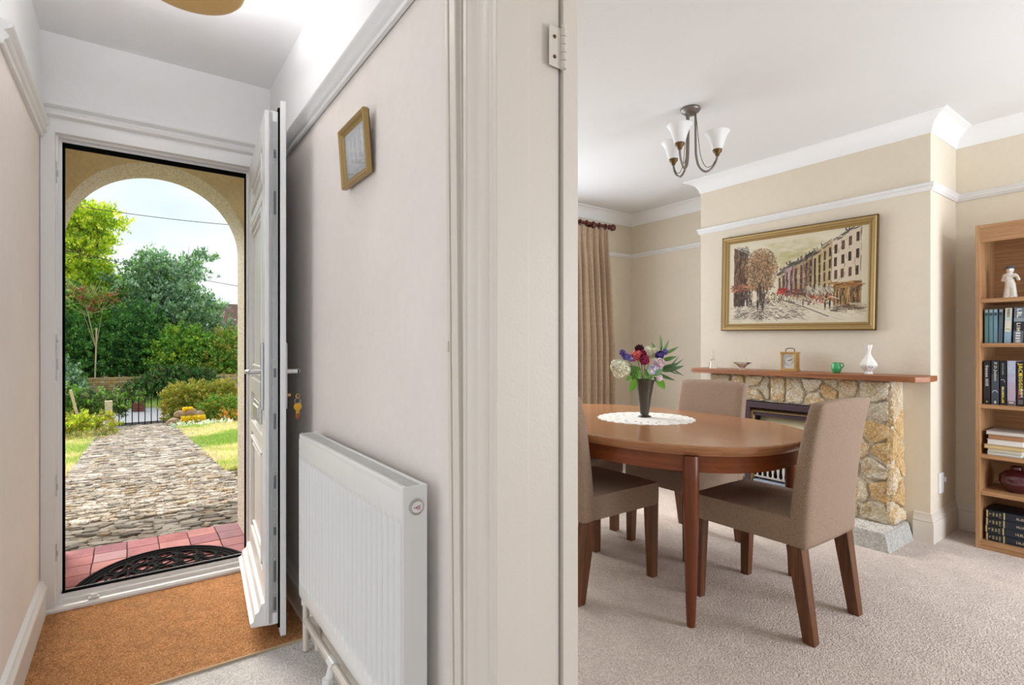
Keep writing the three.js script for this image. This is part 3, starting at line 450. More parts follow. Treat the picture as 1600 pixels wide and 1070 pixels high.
struct('lawn', [strip(-28, -0.62, -4.4, -15.3, 60, 50, 0, 0.05)], mat('#ffffff', 1, { map: T.turf, bumpMap: B.pile, bumpScale: 0.02 }), 'lawn on the latch side of the stone path', 'lawn');
struct('lawn', [strip(0.86, 28, -6.8, -15.4, 60, 50, 0, 0.05)], mat('#ffffff', 1, { map: T.turf, bumpMap: B.pile, bumpScale: 0.02 }), 'lawn on the hinge side of the stone path', 'lawn');
struct('road', strip(-30, 30, -18.4, -22.2, 40, 10, 0.0), mat('#9b9ea6', 0.95, { map: T.road }), 'grey asphalt road beyond the garden gate', 'road');
struct('verge', [strip(-30, 30, -22.2, -23.6, 40, 6, 0.06, 0.1)], mat('#ffffff', 1, { map: T.turf }), 'grassy verge below the far stone wall', 'verge');
// blade and leaf scatter
function blade(w, h) { const g = new THREE.BufferGeometry(); g.setAttribute('position', new THREE.Float32BufferAttribute([-w, 0, 0, w, 0, 0, w * 0.6, h * 0.6, h * 0.15, -w, 0, 0, w * 0.6, h * 0.6, h * 0.15, -w * 0.6, h * 0.6, h * 0.15, -w * 0.6, h * 0.6, h * 0.15, w * 0.6, h * 0.6, h * 0.15, 0, h, h * 0.4], 3)); g.computeVertexNormals(); return g; }
function leafGeo(l, w) { const c = [0, 0, 0], p = [[0, -l / 2, 0], [w * 0.8, -l * 0.12, w * 0.25], [w * 0.55, l * 0.22, w * 0.18], [0, l / 2, 0], [-w * 0.55, l * 0.22, w * 0.18], [-w * 0.8, -l * 0.12, w * 0.25]], v = []; for (let i = 0; i < 6; i++) v.push(...c, ...p[i], ...p[(i + 1) % 6]); const g = new THREE.BufferGeometry(); g.setAttribute('position', new THREE.Float32BufferAttribute(v, 3)); g.computeVertexNormals(); return g; }
const leafMat = mat('#ffffff', 0.5, { transmission: 0.5, thickness: 0, side: THREE.DoubleSide, ior: 1.3 });
const grassMat = mat('#ffffff', 0.85, { transmission: 0.25, thickness: 0, side: THREE.DoubleSide, ior: 1.3 });
function scatter(parent, name, geo, m, n, place, palette, seed, bright = 1.35, kind = 'stuff') {
  const r = rng(seed), im = new THREE.InstancedMesh(geo, m, n), M = new THREE.Matrix4(), q = new THREE.Quaternion(), e = new THREE.Euler(), c = new THREE.Color(), S = V();
  for (let i = 0; i < n; i++) {
    const [p, rx, ry2, rz, s, ci] = place(r, i); e.set(rx, ry2, rz); q.setFromEuler(e); S.set(s, s, s); M.compose(V(...p), q, S); im.setMatrixAt(i, M);
    const k = palette[Math.floor((ci ?? r()) * palette.length * 0.9999)]; c.set(k).multiplyScalar(bright * (0.75 + 0.7 * r())); im.setColorAt(i, c);
  }
  im.name = parent === scene ? numbered(name) : name; im.castShadow = im.receiveShadow = true; im.userData.kind = kind; parent.add(im); return im;
}
const greens = { lawn: ['#94b056', '#a3bb5e', '#b9c474', '#d6d09a', '#dfd3a4'], lime: ['#b9c83a', '#cfd64a', '#a2b83a', '#dddb60', '#8fab3c'], mid: ['#6f9c40', '#86b048', '#5f8c3a', '#9bbc54', '#4f7d35'], blue: ['#7d9c78', '#94b192', '#67876a', '#b3c6ae', '#7a9c66', '#8fae7a'], dark: ['#4f8040', '#3d6d3b', '#5f9048', '#74a350', '#365f35'], hedge: ['#a7a645', '#8f9a3d', '#b8a552', '#7d8f3a', '#c0b766'], ivy: ['#4a6b38', '#5d7a40', '#39582f', '#7f8f55', '#6a5a4a'], yellow: ['#dcc935', '#e8d94a', '#c9b62c', '#b7ae3a'], silver: ['#c3cfc0', '#d9ded0', '#a8b8a4', '#eceadd'] };
const grass = (name, label, n, x0, x1, z0, z1, seed, pal = greens.lawn, h = 0.045) => tag(scatter(scene, name, blade(0.004, h), grassMat, n, (r) => { const x = mix(x0, x1, r()), z = mix(z0, z1, r() ** 1.4); return [[x, gy(z) + 0.02 * (fbm3(x * 2, 0, z * 2, 2) - 0.4), z], (r() - 0.5) * 0.9, r() * 6.28, (r() - 0.5) * 0.9, 0.7 + r() * 0.8, clamp(fbm3(x * 1.1 + 5, 1, z * 1.1, 3) * 2.2 - 0.6 + (r() - 0.5) * 0.3, 0, 0.999)]; }, pal, seed, 1.15), label, 'grass', null, 'stuff');
grass('grass', 'short grass of the lawn on the latch side of the path', 26000, -1.7, -0.6, -5.0, -14, 301);
grass('grass', 'short grass of the lawn on the hinge side of the path', 36000, 0.84, 2.6, -6.75, -15.3, 302);
grass('grass', 'longer grass along the far verge', 9000, -3, 4, -22.2, -23.6, 303, greens.mid, 0.16);
{ // path of pitched stones
  const p = struct('path', strip(-0.62, 0.92, -4.032, -16.9, 6, 40, -0.025), mat('#8d8071', 1, { map: T.mortar, bumpMap: B.rough, bumpScale: 0.01 }), 'rough pitched-stone garden path leading to the gate', 'path');
  const r = rng(21), mats = [['#d3cec8', T.rubble], ['#c4bab0', T.rubble], ['#f2efec', T.rubble], ['#aea79f', T.rubble], ['#c9b7a0', T.rubble], ['#a3a09d', T.rubble], ['#e6e3e0', T.rubble]].map(([c, t]) => mat(c, 0.95, { map: t, bumpMap: B.rough, bumpScale: 0.006 }));
  const shapes = Array.from({ length: 10 }, (_, k) => { const q = rng(400 + k), g = new THREE.IcosahedronGeometry(1, 1); const a = g.attributes.position; for (let i = 0; i < a.count; i++) { const x = a.getX(i), y = a.getY(i), z = a.getZ(i), s = 0.72 + 0.5 * noise3(x * 1.6 + k * 9, y * 1.6, z * 1.6); a.setXYZ(i, x * s, clamp(y * s * 1.3, -0.6, 0.62), z * s); } g.computeVertexNormals(); return boxUV(toCreasedNormals(g, 0.5)); });
  const far = []; let count = 0;
  for (let z = -4.06; z > -16.8;) {
    const near = -z < 7, rowH = (near ? 0.036 : 0.055) * (0.7 + 0.6 * r());
    for (let x = -0.56 - (-z - 4) * 0.014; x < 0.79 + (-z - 4) * 0.016;) {
      const w = (0.045 + 0.13 * r() * r()) * (near ? 1 : 1.5), zz = z + (r() - 0.5) * 0.04, g = shapes[Math.floor(r() * 10)], mm = Math.floor(r() ** 1.2 * 7);
      const y = gy(zz) - 0.02 + r() * 0.024, sx = w * 0.66, sy = 0.03, sz = rowH * (0.6 + 0.4 * r()), ry2 = (r() - 0.5) * 0.7 - 0.15, rx = (r() - 0.5) * 0.25;
      if (count < 300) { const m = add(p, count ? 'paving_stone_' + String(count).padStart(3, '0') : 'paving_stone', g, mats[mm]); m.position.set(x + w / 2, y, zz); m.scale.set(sx, sy, sz); m.rotation.set(rx, ry2, 0); count++; }
      else { const q = g.clone(); q.applyMatrix4(new THREE.Matrix4().compose(V(x + w / 2, y, zz), new THREE.Quaternion().setFromEuler(new THREE.Euler(rx, ry2, 0)), V(sx, sy, sz))); (far[mm] ??= []).push(q); }
      x += w;
    }
    z -= rowH * 1.25;
  }
  far.forEach((l, k) => { if (l) { const m = add(p, 'paving_stones_beyond', boxUV(merge(l)), mats[k]); m.userData.kind = 'stuff'; } });
}
tag(scatter(scene, 'soil_crumbs', new THREE.DodecahedronGeometry(0.02, 0), mat('#ffffff', 1), 700, (r) => { const x = 0.82 + r() * 0.5, z = -5.2 - r() * 1.6; return [[x, gy(z) - 0.055, z], r() * 6, r() * 6, r() * 6, 0.3 + r()]; }, ['#6b4f3a', '#8a6a4d', '#5a4030', '#9b7f62'], 305), 'crumbly brown soil in the bed by the porch pier', 'soil', null, 'stuff');
// gate
{
  const g = thing('garden_gate', 'low black iron bar gate at the end of the path', 'gate', [-0.3, gy(-16.95), -16.95], 0.1), iron = mat('#1d1f24', 0.5, { metalness: 0.4 });
  for (let k = 0; k < 8; k++) add(g, 'bar', [rod([0.02 + k * 0.138, 0.03, 0], [0.02 + k * 0.138, 0.70, 0], 0.011), new THREE.ConeGeometry(0.014, 0.05, 8).translate(0.02 + k * 0.138, 0.725, 0)], iron);
  add(g, 'rail', rod([0, 0.07, 0], [1.0, 0.07, 0], 0.008), iron); add(g, 'rail', rod([0, 0.02, 0], [1.0, 0.02, 0], 0.012), iron);
}
{
  const p = thing('gate_post', 'squat pale stone gatepost beside the iron gate', 'post', [-0.46, gy(-15.8) - 0.05, -15.8]);
  const g = new THREE.BoxGeometry(0.14, 0.74, 0.16, 4, 10, 4), a = g.attributes.position; for (let i = 0; i < a.count; i++) { const k = 1 + 0.25 * (fbm3(a.getX(i) * 9 + 3, a.getY(i) * 9, a.getZ(i) * 9, 3) - 0.5); a.setX(i, a.getX(i) * k); a.setZ(i, a.getZ(i) * k); } g.computeVertexNormals(); g.translate(0, 0.37, 0);
  add(p, 'shaft', g, X.stones[1]);
}
tag(add(scene, 'garden_stake', rod([-1.1, 0.2, -15], [-0.94, -0.6, -15.05], 0.03, 0.026), mat('#cdbca0', 0.9)), 'leaning pale wooden stake among the bushes', 'stake');
{
  const b = thing('brick_trough', 'small brown brick trough on the far side of the road', 'trough', [0.15, -1.0, -21.4]), m = mat('#7d4a3f', 0.95);
  for (let j = 0; j < 3; j++) for (let i = 0; i < 2; i++) add(b, 'brick', rb(-0.17 + i * 0.172 + (j % 2) * 0.004, -0.002 + i * 0.172, j * 0.1, j * 0.1 + 0.092, -0.1, 0.1, 0.006, 1), m);
  add(b, 'core', bx(-0.16, 0.16, 0, 0.28, -0.09, 0.09), mat('#54352e', 1));
}
// dry stone wall across the road
function dryWall(name, label, x0, x1, z, yb2, yt2, seed, hBase) {
  const w = struct(name, bx(x0, x1, yb2 - 0.2, yt2 - 0.06, z - 0.25, z - 0.1), mat('#6f6455', 1), label, 'wall'), r = rng(seed);
  const ms = ['#fff0d2', '#f2dcb4', '#fbdfb4', '#e0d0b6', '#fff8e8'].map((c) => mat(c, 0.95, { map: T.stone2, bumpMap: B.rough, bumpScale: 0.01 }));
  const base = [0, 1, 2].map((k) => { const g = new THREE.BoxGeometry(1, 1, 1, 2, 1, 1), a = g.attributes.position; for (let i = 0; i < a.count; i++) { const n = hash3(Math.round(a.getX(i) * 4), Math.round(a.getY(i) * 4), Math.round(a.getZ(i) * 4) + k * 7); a.setXYZ(i, a.getX(i) * (0.9 + 0.2 * n), a.getY(i) * (0.8 + 0.3 * n), a.getZ(i) * (0.85 + 0.3 * n)); } g.computeVertexNormals(); return boxUV(toCreasedNormals(g, 0.4)); });
  let k = 0;
  for (let y = yb2; y < yt2;) { const h = hBase * (0.7 + 0.7 * r()); for (let x = x0; x < x1;) { const l = 0.14 + 0.3 * r(); if (k < 300) { const m = add(w, k ? 'stone_' + String(k).padStart(3, '0') : 'stone', base[Math.floor(r() * 3)], ms[Math.floor(r() * 5)]); m.position.set(x + l / 2, y + h / 2, z - 0.12 + r() * 0.04); m.scale.set(l * 0.96, h * 0.9, 0.3); m.rotation.z = (r() - 0.5) * 0.06; k++; } x += l; } y += h; }
}
dryWall('wall_dry_stone', 'honey coloured dry stone wall across the road', -2.4, 3.2, -24, -0.78, 0.0, 31, 0.085);
{ // low stone step wall by the gatepost
  const s = thing('stone_pile', 'little stepped pile of orange stones by the gatepost', 'stones', [-0.85, gy(-16) - 0.02, -16.2]), r = rng(33);
  for (let j = 0; j < 4; j++) for (let i = 0; i < 2; i++) add(s, 'stone', rb(-0.16 + i * 0.2 + j * 0.03, 0.03 + i * 0.2 + j * 0.03, j * 0.09, j * 0.09 + 0.082, -0.12, 0.12, 0.02, 1), mat(['#c98f55', '#d9b380', '#b9824f', '#e3d3b4'][j], 0.95, { map: T.rubble, bumpMap: B.rough, bumpScale: 0.01 }));
}
// bushes, hedge, trees
// leaves in sprays: short leafy twigs scattered through a crown of ellipsoids, denser towards its skin
function sprayPlacer(blobs, n, twig, loose, seed) {
  const r = rng(seed), vol = blobs.map(([, R]) => R[0] * R[1] + R[1] * R[2]), tot = vol.reduce((p, q) => p + q, 0), tw = [];
  for (let i = 0; i < n; i++) {
    let t = r() * tot, k = 0; while (t > vol[k] && k < vol.length - 1) t -= vol[k++];
    const [c, R] = blobs[k], a = r() * 6.283, u = 2 * r() - 1, s = Math.sqrt(1 - u * u), q = 0.35 + 0.68 * r() ** 0.55, d = V(s * Math.cos(a), u * 0.8 + 0.25, s * Math.sin(a)).normalize();
    tw.push([[c[0] + R[0] * s * Math.cos(a) * q, c[1] + R[1] * u * q, c[2] + R[2] * s * Math.sin(a) * q], d.add(V(r() - 0.5, r() - 0.5, r() - 0.5).multiplyScalar(1.1)).normalize(), twig * (0.5 + r()), r()]);
  }
  return (q) => { const [p, d, l, ci] = tw[Math.floor(q() * n)], t = q() * l, g = () => (q() + q() + q() - 1.5) * loose; return [[p[0] + d.x * t + g(), p[1] + d.y * t + g() * 0.8, p[2] + d.z * t + g()], (q() - 0.5) * 2.4, q() * 6.28, (q() - 0.5) * 2.4, 0.55 + 0.85 * q(), clamp(ci * 0.75 + q() * 0.25, 0, 0.999)]; };
}
function bush(name, label, cat, blobs, n, leaf, palette, seed, stems = true) {
  const z0 = blobs[0][0][2], x0 = blobs[0][0][0], b = thing(name, label, cat, [x0, gy(z0), z0]), r0 = rng(seed + 1);
  const loc = blobs.map(([c, R]) => [[c[0] - x0, c[1] - gy(z0), c[2] - z0], R]);
  scatter(b, 'foliage', leafGeo(leaf, leaf * 0.32), leafMat, n, sprayPlacer(loc, Math.round(n / 30), leaf * 2.6, leaf * 0.8, seed + 5), palette, seed);
  if (stems) add(b, 'stem', loc.flatMap(([c]) => [rod([c[0] * 0.3 + (r0() - 0.5) * 0.1, -0.05, c[2] * 0.3], [c[0], Math.max(0.05, c[1]), c[2]], 0.03, 0.012, 6), rod([c[0] * 0.5, 0, c[2] * 0.5], [c[0] + 0.1, Math.max(0.05, c[1]), c[2]], 0.02, 0.008, 6)]), mat('#6b573f', 0.9));
  return b;
}
function tree(name, label, x, z, trunkTop, trunkR, blobs, n, leaf, palette, seed, lean = 0, bark = '#8d7a60') {
  const y0 = gy(Math.max(z, -24)) , t = thing(name, label, 'tree', [x, y0, z]), r = rng(seed);
  const br = [tube([[0, -0.2, 0], [lean * 0.3, trunkTop * 0.35, 0.05], [lean * 0.7, trunkTop * 0.7, -0.05], [lean, trunkTop, 0]], trunkR, 12, 8)];
  for (const [c] of blobs) br.push(rod([lean * 0.7, trunkTop * 0.7, 0], c, trunkR * 0.4, trunkR * 0.12, 6), ...[0, 1, 2, 3].map(() => rod([c[0] * 0.6 + lean * 0.3, mix(trunkTop, c[1], 0.6), c[2] * 0.6], [c[0] + (r() - 0.5) * 1.3, c[1] + (r() - 0.3) * 1.1, c[2] + (r() - 0.5) * 1.3], trunkR * 0.2, 0.006, 5)));
  add(t, 'trunk', br, mat(bark, 0.9));
  scatter(t, 'crown', leafGeo(leaf, leaf * 0.34), leafMat, n, sprayPlacer(blobs, Math.round(n / 34), leaf * 3.4, leaf * 1.1, seed + 5), palette, seed + 3);
  return t;
}
const cluster = (cx, cy, rx, ry2, n, R, seed, rz = rx) => { const r = rng(seed); return Array.from({ length: n }, () => { const a = r() * 6.28, k = Math.sqrt(r()), s = R * (0.65 + 0.6 * r()); return [[cx + rx * k * Math.cos(a), cy + ry2 * (r() * 2 - 1) * Math.sqrt(1 - k * k * 0.6), rz * k * Math.sin(a) * 0.8], [s * 1.1, s * 0.75, s * 1.1]]; }); };
tree('tree', 'tall lime green tree with a loose airy crown', -2.0, -30, 3.5, 0.12, [...cluster(0.25, 7.7, 0.9, 0.7, 7, 0.55, 41), ...cluster(0.1, 6.1, 1.3, 0.9, 11, 0.6, 42), ...cluster(0.3, 4.7, 1.5, 0.7, 10, 0.7, 43)], 42000, 0.135, greens.lime.concat(['#86a83a', '#9db03a']), 410);
tree('tree', 'dark green tree growing low under the tall lime green one', -1.7, -28.5, 2.2, 0.09, [...cluster(0.0, 3.4, 1.2, 0.8, 10, 0.7, 44), ...cluster(0.1, 2.1, 1.3, 0.8, 10, 0.7, 45)], 36000, 0.13, greens.mid, 420);
tree('tree', 'blue green tree with long pinnate sprays against the sky', 1.3, -29, 2.6, 0.08, [...cluster(0.1, 5.6, 1.2, 0.6, 9, 0.5, 46), ...cluster(0.0, 4.4, 1.8, 0.8, 14, 0.62, 47), ...cluster(0.2, 3.0, 2.0, 0.9, 15, 0.75, 48)], 52000, 0.15, greens.blue, 430);
tree('tree', 'slim tree with a bare pale trunk in front of the dark shrubs', -1.16, -25.5, 2.6, 0.026, [...cluster(0.0, 3.6, 0.7, 0.4, 5, 0.3, 49)], 1500, 0.1, ['#93604a', '#8f9a4c', '#9a6a48', '#7c8f46', '#8aa04e'], 440, 0.05, '#cbb894');
bush('shrub', 'dark evergreen shrub behind the far stone wall, below the lime tree', 'shrub', [[[-1.9, 1.1, -26.5], [1.0, 1.3, 0.7]], [[-1.2, 0.7, -26.2], [0.8, 1.0, 0.6]]], 22500, 0.107, greens.dark, 451);
bush('shrub', 'deep green shrub filling the middle behind the far stone wall', 'shrub', [[[0.2, 1.4, -26.5], [1.0, 1.5, 0.7]], [[0.7, 0.9, -26.1], [0.9, 1.1, 0.6]], [[-0.4, 0.8, -26.2], [0.7, 1.0, 0.5]]], 27000, 0.107, greens.dark, 453);
bush('shrub', 'bright green arching shrub over the far stone wall', 'shrub', [[[1.7, 1.0, -25.4], [1.0, 0.9, 0.6]], [[2.3, 0.7, -25.3], [0.8, 0.8, 0.5]], [[1.3, 0.5, -25.2], [0.6, 0.7, 0.4]]], 22500, 0.115, greens.mid.concat(['#9fb63e', '#b2c24a']), 455);
bush('shrub', 'yellow green shrub below the house roof', 'shrub', [[[3.4, 0.8, -25], [0.9, 1.0, 0.6]], [[2.9, 0.3, -24.8], [0.7, 0.7, 0.4]]], 16500, 0.098, greens.hedge.concat(greens.mid), 457);
bush('shrub', 'dusky blue green shrub at the end of the far wall by the door frame', 'shrub', [[[-2.2, 0.1, -23.6], [0.6, 0.5, 0.4]], [[-1.8, -0.2, -23.4], [0.5, 0.35, 0.35]]], 10500, 0.090, greens.blue, 459);
bush('ivy', 'ivy trailing over the front of the far stone wall', 'ivy', [[[1.1, -0.1, -23.5], [0.7, 0.45, 0.3]], [[0.6, -0.4, -23.3], [0.8, 0.3, 0.3]], [[1.8, -0.1, -23.5], [0.9, 0.35, 0.3]]], 18000, 0.082, greens.ivy.concat(greens.dark), 461, false);
bush('shrub', 'mixed rambling shrub around the leaning stake', 'shrub', [[[-1.2, -0.25, -16.6], [0.65, 0.32, 0.4]], [[-0.7, -0.35, -17.2], [0.6, 0.25, 0.4]], [[-0.3, -0.3, -18], [0.5, 0.22, 0.3]], [[-1.6, -0.2, -16.8], [0.5, 0.4, 0.4]]], 14000, 0.07, greens.ivy.concat(greens.mid), 463);
bush('shrub', 'low golden green shrub spreading at the lawn corner', 'shrub', [[[-1.05, -0.52, -14.2], [0.45, 0.26, 0.4]], [[-0.62, -0.58, -14.6], [0.34, 0.2, 0.35]], [[-1.4, -0.5, -14], [0.4, 0.25, 0.4]]], 11000, 0.05, greens.lime.concat(greens.hedge), 465);
bush('shrub', 'grey green tufted plant spilling over the path edge', 'shrub', [[[-0.8, -0.68, -13.3], [0.3, 0.12, 0.3]], [[-0.55, -0.7, -14.0], [0.22, 0.1, 0.3]]], 4000, 0.04, ['#a9a86a', '#b9b07a', '#8f9a62', '#c9b98a'], 467);
bush('hedge', 'clipped rounded hedge beside the garden gate', 'hedge', [[[1.05, -0.38, -16.9], [0.42, 0.5, 0.4]], [[1.55, -0.36, -16.9], [0.5, 0.52, 0.4]], [[2.1, -0.36, -16.9], [0.5, 0.5, 0.4]], [[1.3, -0.2, -16.8], [0.6, 0.36, 0.36]], [[0.98, -0.6, -16.8], [0.34, 0.34, 0.4]], [[2.0, -0.25, -16.8], [0.5, 0.4, 0.36]]], 36000, 0.05, greens.hedge, 469);
bush('shrub', 'loose green bush in front of the clipped hedge', 'shrub', [[[1.75, -0.5, -15.9], [0.4, 0.3, 0.3]], [[2.15, -0.5, -15.8], [0.4, 0.3, 0.3]]], 9000, 0.05, greens.mid.concat(greens.hedge), 471);
{ // rockery
  const k = thing('rockery', 'rounded rockery stones with yellow stonecrop by the hedge', 'rockery', [1.15, gy(-15.4), -15.4]), r = rng(51);
  for (const [x, y, s] of [[-0.3, 0.08, 0.15], [-0.08, 0.06, 0.14], [0.16, 0.07, 0.15], [-0.18, 0.26, 0.12], [0.05, 0.3, 0.13], [0.22, 0.24, 0.11], [0.34, 0.05, 0.1]]) { const g = new THREE.IcosahedronGeometry(s, 2), a = g.attributes.position; for (let i = 0; i < a.count; i++) { const n = 0.75 + 0.5 * fbm3(a.getX(i) * 9 + x * 30, a.getY(i) * 9, a.getZ(i) * 9, 3); a.setXYZ(i, a.getX(i) * n * 1.2, a.getY(i) * n * 0.8, a.getZ(i) * n); } g.computeVertexNormals(); add(k, 'stone', boxUV(g.translate(x, y, (r() - 0.5) * 0.1 - y * 0.4)), mat('#d9bfa2', 0.95, { map: T.rubble, bumpMap: B.rough, bumpScale: 0.01 })); }
  scatter(k, 'stonecrop', leafGeo(0.03, 0.012), leafMat, 3600, (q) => { const b = q() < 0.65 ? [0.08, 0.17, 0.07, 0.26, 0.07, 0.12] : [-0.02, 0.38, -0.14, 0.11, 0.05, 0.09]; return [[b[0] + (q() - 0.5) * 2 * b[3], b[1] + (q() - 0.5) * 2 * b[4], b[2] + (q() - 0.5) * 2 * b[5]], q() * 3, q() * 6, q() * 3, 0.6 + q() * 0.8]; }, greens.yellow, 473);
}
bush('ground_cover', 'silvery white ground cover along the lawn edge by the rockery', 'plant', [[[0.95, -0.78, -14.9], [0.22, 0.07, 0.2]], [[1.35, -0.76, -14.8], [0.3, 0.07, 0.2]], [[1.8, -0.75, -14.9], [0.25, 0.06, 0.2]]], 4200, 0.035, greens.silver, 475, false);
bush('ground_cover', 'orange and green low plants at the lawn edge below the hedge', 'plant', [[[2.1, -0.68, -15.3], [0.35, 0.13, 0.2]], [[2.5, -0.66, -15.4], [0.3, 0.13, 0.2]]], 3600, 0.045, ['#c98f3f', '#b9a94a', '#8fa044', '#d9a55a'], 477, false);
{ // neighbour's house
  const h = thing('house', 'neighbouring house with brown tiled roof behind the trees', 'house', [7.4, -0.8, -47]);
  add(h, 'wall', bx(-1.9, 3, 0, 3.3, -2, 2), mat('#d9c2a6', 0.95, { map: T.render }));
  const rt = mat('#7a6258', 0.9, { map: T.clay }), rt2 = mat('#8b7066', 0.9, { map: T.clay }), roof = add(h, 'roof', molding([[2.3, 3.1], [2.4, 3.2], [0, 5.3], [-2.4, 3.2], [-2.3, 3.1]], [-2.3, 0, 0], [3.2, 0, 0], [0, 0, 1], up), rt);
  let n = 0;
  for (let j = 0; j < 11; j++) for (let i = 0; i < 16; i++) { const t = j / 11, m = add(roof, n ? 'tile_' + String(n).padStart(3, '0') : 'tile', tileG(), (i * 7 + j * 3) % 4 ? rt : rt2); m.position.set(-2.25 + i * 0.29 + (j % 2) * 0.14, mix(3.22, 5.25, t), mix(2.44, 0.06, t)); m.rotation.x = 0.715; n++; }
}
function tileG() { return tileG.g ??= new THREE.BoxGeometry(0.27, 0.04, 0.34); }
for (const [a, b, s, label] of [[[-4, 5.75, -22], [7, 6.0, -22.6], 0.2, 'upper overhead cable crossing the sky'], [[-4, 4.65, -22], [7, 3.0, -22.6], 0.15, 'lower faint overhead cable behind the trees']])
  tag(add(scene, 'overhead_cable', tube([a, [mix(a[0], b[0], 0.5), mix(a[1], b[1], 0.5) - s, -22.3], b], 0.011, 40, 6), mat('#3a3d42', 0.7)), label, 'cable');
// ------------------------------------------------------------------ dining table and chairs
const superE = (a, b, n, e = 2.45) => Array.from({ length: n }, (_, i) => { const t = i / n * 2 * Math.PI, c = Math.cos(t), s = Math.sin(t); return [a * Math.sign(c) * Math.abs(c) ** (2 / e), b * Math.sign(s) * Math.abs(s) ** (2 / e)]; });
function superSolid(a, b, prof, n = 96) { // rings of (inset, y), closed above and below
  const pos = [], idx = []; prof.forEach(([i, y]) => superE(a - i, b - i, n).forEach(([x, z]) => pos.push(x, y, z)));
  for (let j = 0; j < prof.length - 1; j++) for (let i = 0; i < n; i++) { const k = (i + 1) % n, p = j * n + i, q = j * n + k; idx.push(p, p + n, q, q, p + n, q + n); }
  const c0 = pos.length / 3; pos.push(0, prof[0][1], 0, 0, prof.at(-1)[1], 0);
  const L = (prof.length - 1) * n; for (let i = 0; i < n; i++) { const k = (i + 1) % n; idx.push(c0, i, k, c0 + 1, L + k, L + i); }
  const g = new THREE.BufferGeometry(); g.setAttribute('position', new THREE.Float32BufferAttribute(pos, 3)); g.setIndex(idx); return toCreasedNormals(g, 0.5);
}
{
  const t = thing('dining_table', 'oval polished teak dining table with tapered round legs', 'table', [2.275, 0, -1.97]);
  add(t, 'table_top', superSolid(0.57, 0.86, [[0.03, 0.701], [0.012, 0.704], [0.002, 0.722], [0, 0.736], [0.003, 0.742], [0.008, 0.745]]), X.teak);
  add(t, 'apron', superSolid(0.525, 0.815, [[0.02, 0.628], [0, 0.628], [0, 0.7], [0.02, 0.7]]), mat('#c99a78', 0.35, { map: T.teak, grain: 'z' }));
  for (const sx of [-1, 1]) for (const sz of [-1, 1]) add(t, 'leg', lathe([[0, 0], [0.015, 0], [0.017, 0.004], [0.022, 0.12], [0.03, 0.42], [0.032, 0.6], [0.032, 0.7], [0, 0.7]], 20).translate(sx * 0.412, 0, sz * 0.638), X.teakLeg);
}
function warpBox(w, h, d, nx, ny, nz, r, f) { // rounded box with a fine skin, bent by f
  const g = new THREE.BoxGeometry(w, h, d, nx, ny, nz), p = g.attributes.position, q = V();
  for (let i = 0; i < p.count; i++) { q.fromBufferAttribute(p, i); const c = V(clamp(q.x, -w / 2 + r, w / 2 - r), clamp(q.y, -h / 2 + r, h / 2 - r), clamp(q.z, -d / 2 + r, d / 2 - r)), o = q.clone().sub(c); if (o.length() > 1e-6) q.copy(c).add(o.normalize().multiplyScalar(r)); const u = f(q.x, q.y, q.z); p.setXYZ(i, u[0], u[1], u[2]); }
  g.deleteAttribute('normal'); g.deleteAttribute('uv');
  const m = mergeByPosition(g); m.computeVertexNormals(); return toCreasedNormals(m, 1.0);
}
function mergeByPosition(g) { const p = g.attributes.position, map = new Map(), idx = [], pos = []; const src = g.index ? Array.from(g.index.array) : Array.from({ length: p.count }, (_, i) => i); for (const i of src) { const k = [p.getX(i), p.getY(i), p.getZ(i)].map((v) => Math.round(v * 1e5)).join(); if (!map.has(k)) { map.set(k, pos.length / 3); pos.push(p.getX(i), p.getY(i), p.getZ(i)); } idx.push(map.get(k)); } const o = new THREE.BufferGeometry(); o.setAttribute('position', new THREE.Float32BufferAttribute(pos, 3)); o.setIndex(idx); return o; }
function makeChair() { // faces +z, stands on its legs' feet
  const c = thing('dining_chair', '', 'chair', [0, 0, 0], 0, 'upholstered chairs around the dining table');
  const seat = warpBox(0.45, 0.115, 0.49, 14, 6, 16, 0.014, (x, y, z) => [x * (1 + 0.01 * (z > 0 ? 1 : 0)), y + 0.4175 + (y > 0.03 ? 0.016 * Math.cos(x / 0.225 * 1.5) * Math.cos(z / 0.245 * 1.45) : 0), z + 0.025]);
  add(c, 'seat', boxUV(seat), X.fabric);
  const back = warpBox(0.455, 0.585, 0.078, 16, 24, 4, 0.02, (x, y, z) => { const t = (y + 0.2925) / 0.585; return [x * (1 - 0.02 * t * t), y + 0.355 + 0.2925 + (y > 0.2 ? -0.012 * (x / 0.22) ** 2 * 0.6 : 0), z * (1 - 0.32 * t) - 0.207 - 0.012 * t - 0.062 * t * t + 0.012 * (1 - (x / 0.2275) ** 2) * -0.5]; });
  add(c, 'backrest', boxUV(back), X.fabric);
  const legG = (x, z0, z1, w0, w1, top) => { const g = new THREE.BoxGeometry(1, 1, 1, 1, 4, 1), p = g.attributes.position; for (let i = 0; i < p.count; i++) { const t = p.getY(i) + 0.5, w = mix(w1, w0, t); p.setXYZ(i, x + p.getX(i) * w, t * top, mix(z1, z0, t) + p.getZ(i) * w * 1.05); } g.computeVertexNormals(); return boxUV(toCreasedNormals(g, 0.4), 'y'); };
  for (const s of [-1, 1]) { add(c, 'leg', legG(s * 0.198, 0.238, 0.246, 0.05, 0.036, 0.37), X.darkwood); add(c, 'leg', legG(s * 0.198, -0.198, -0.252, 0.056, 0.04, 0.362), X.darkwood); }
  return c;
}
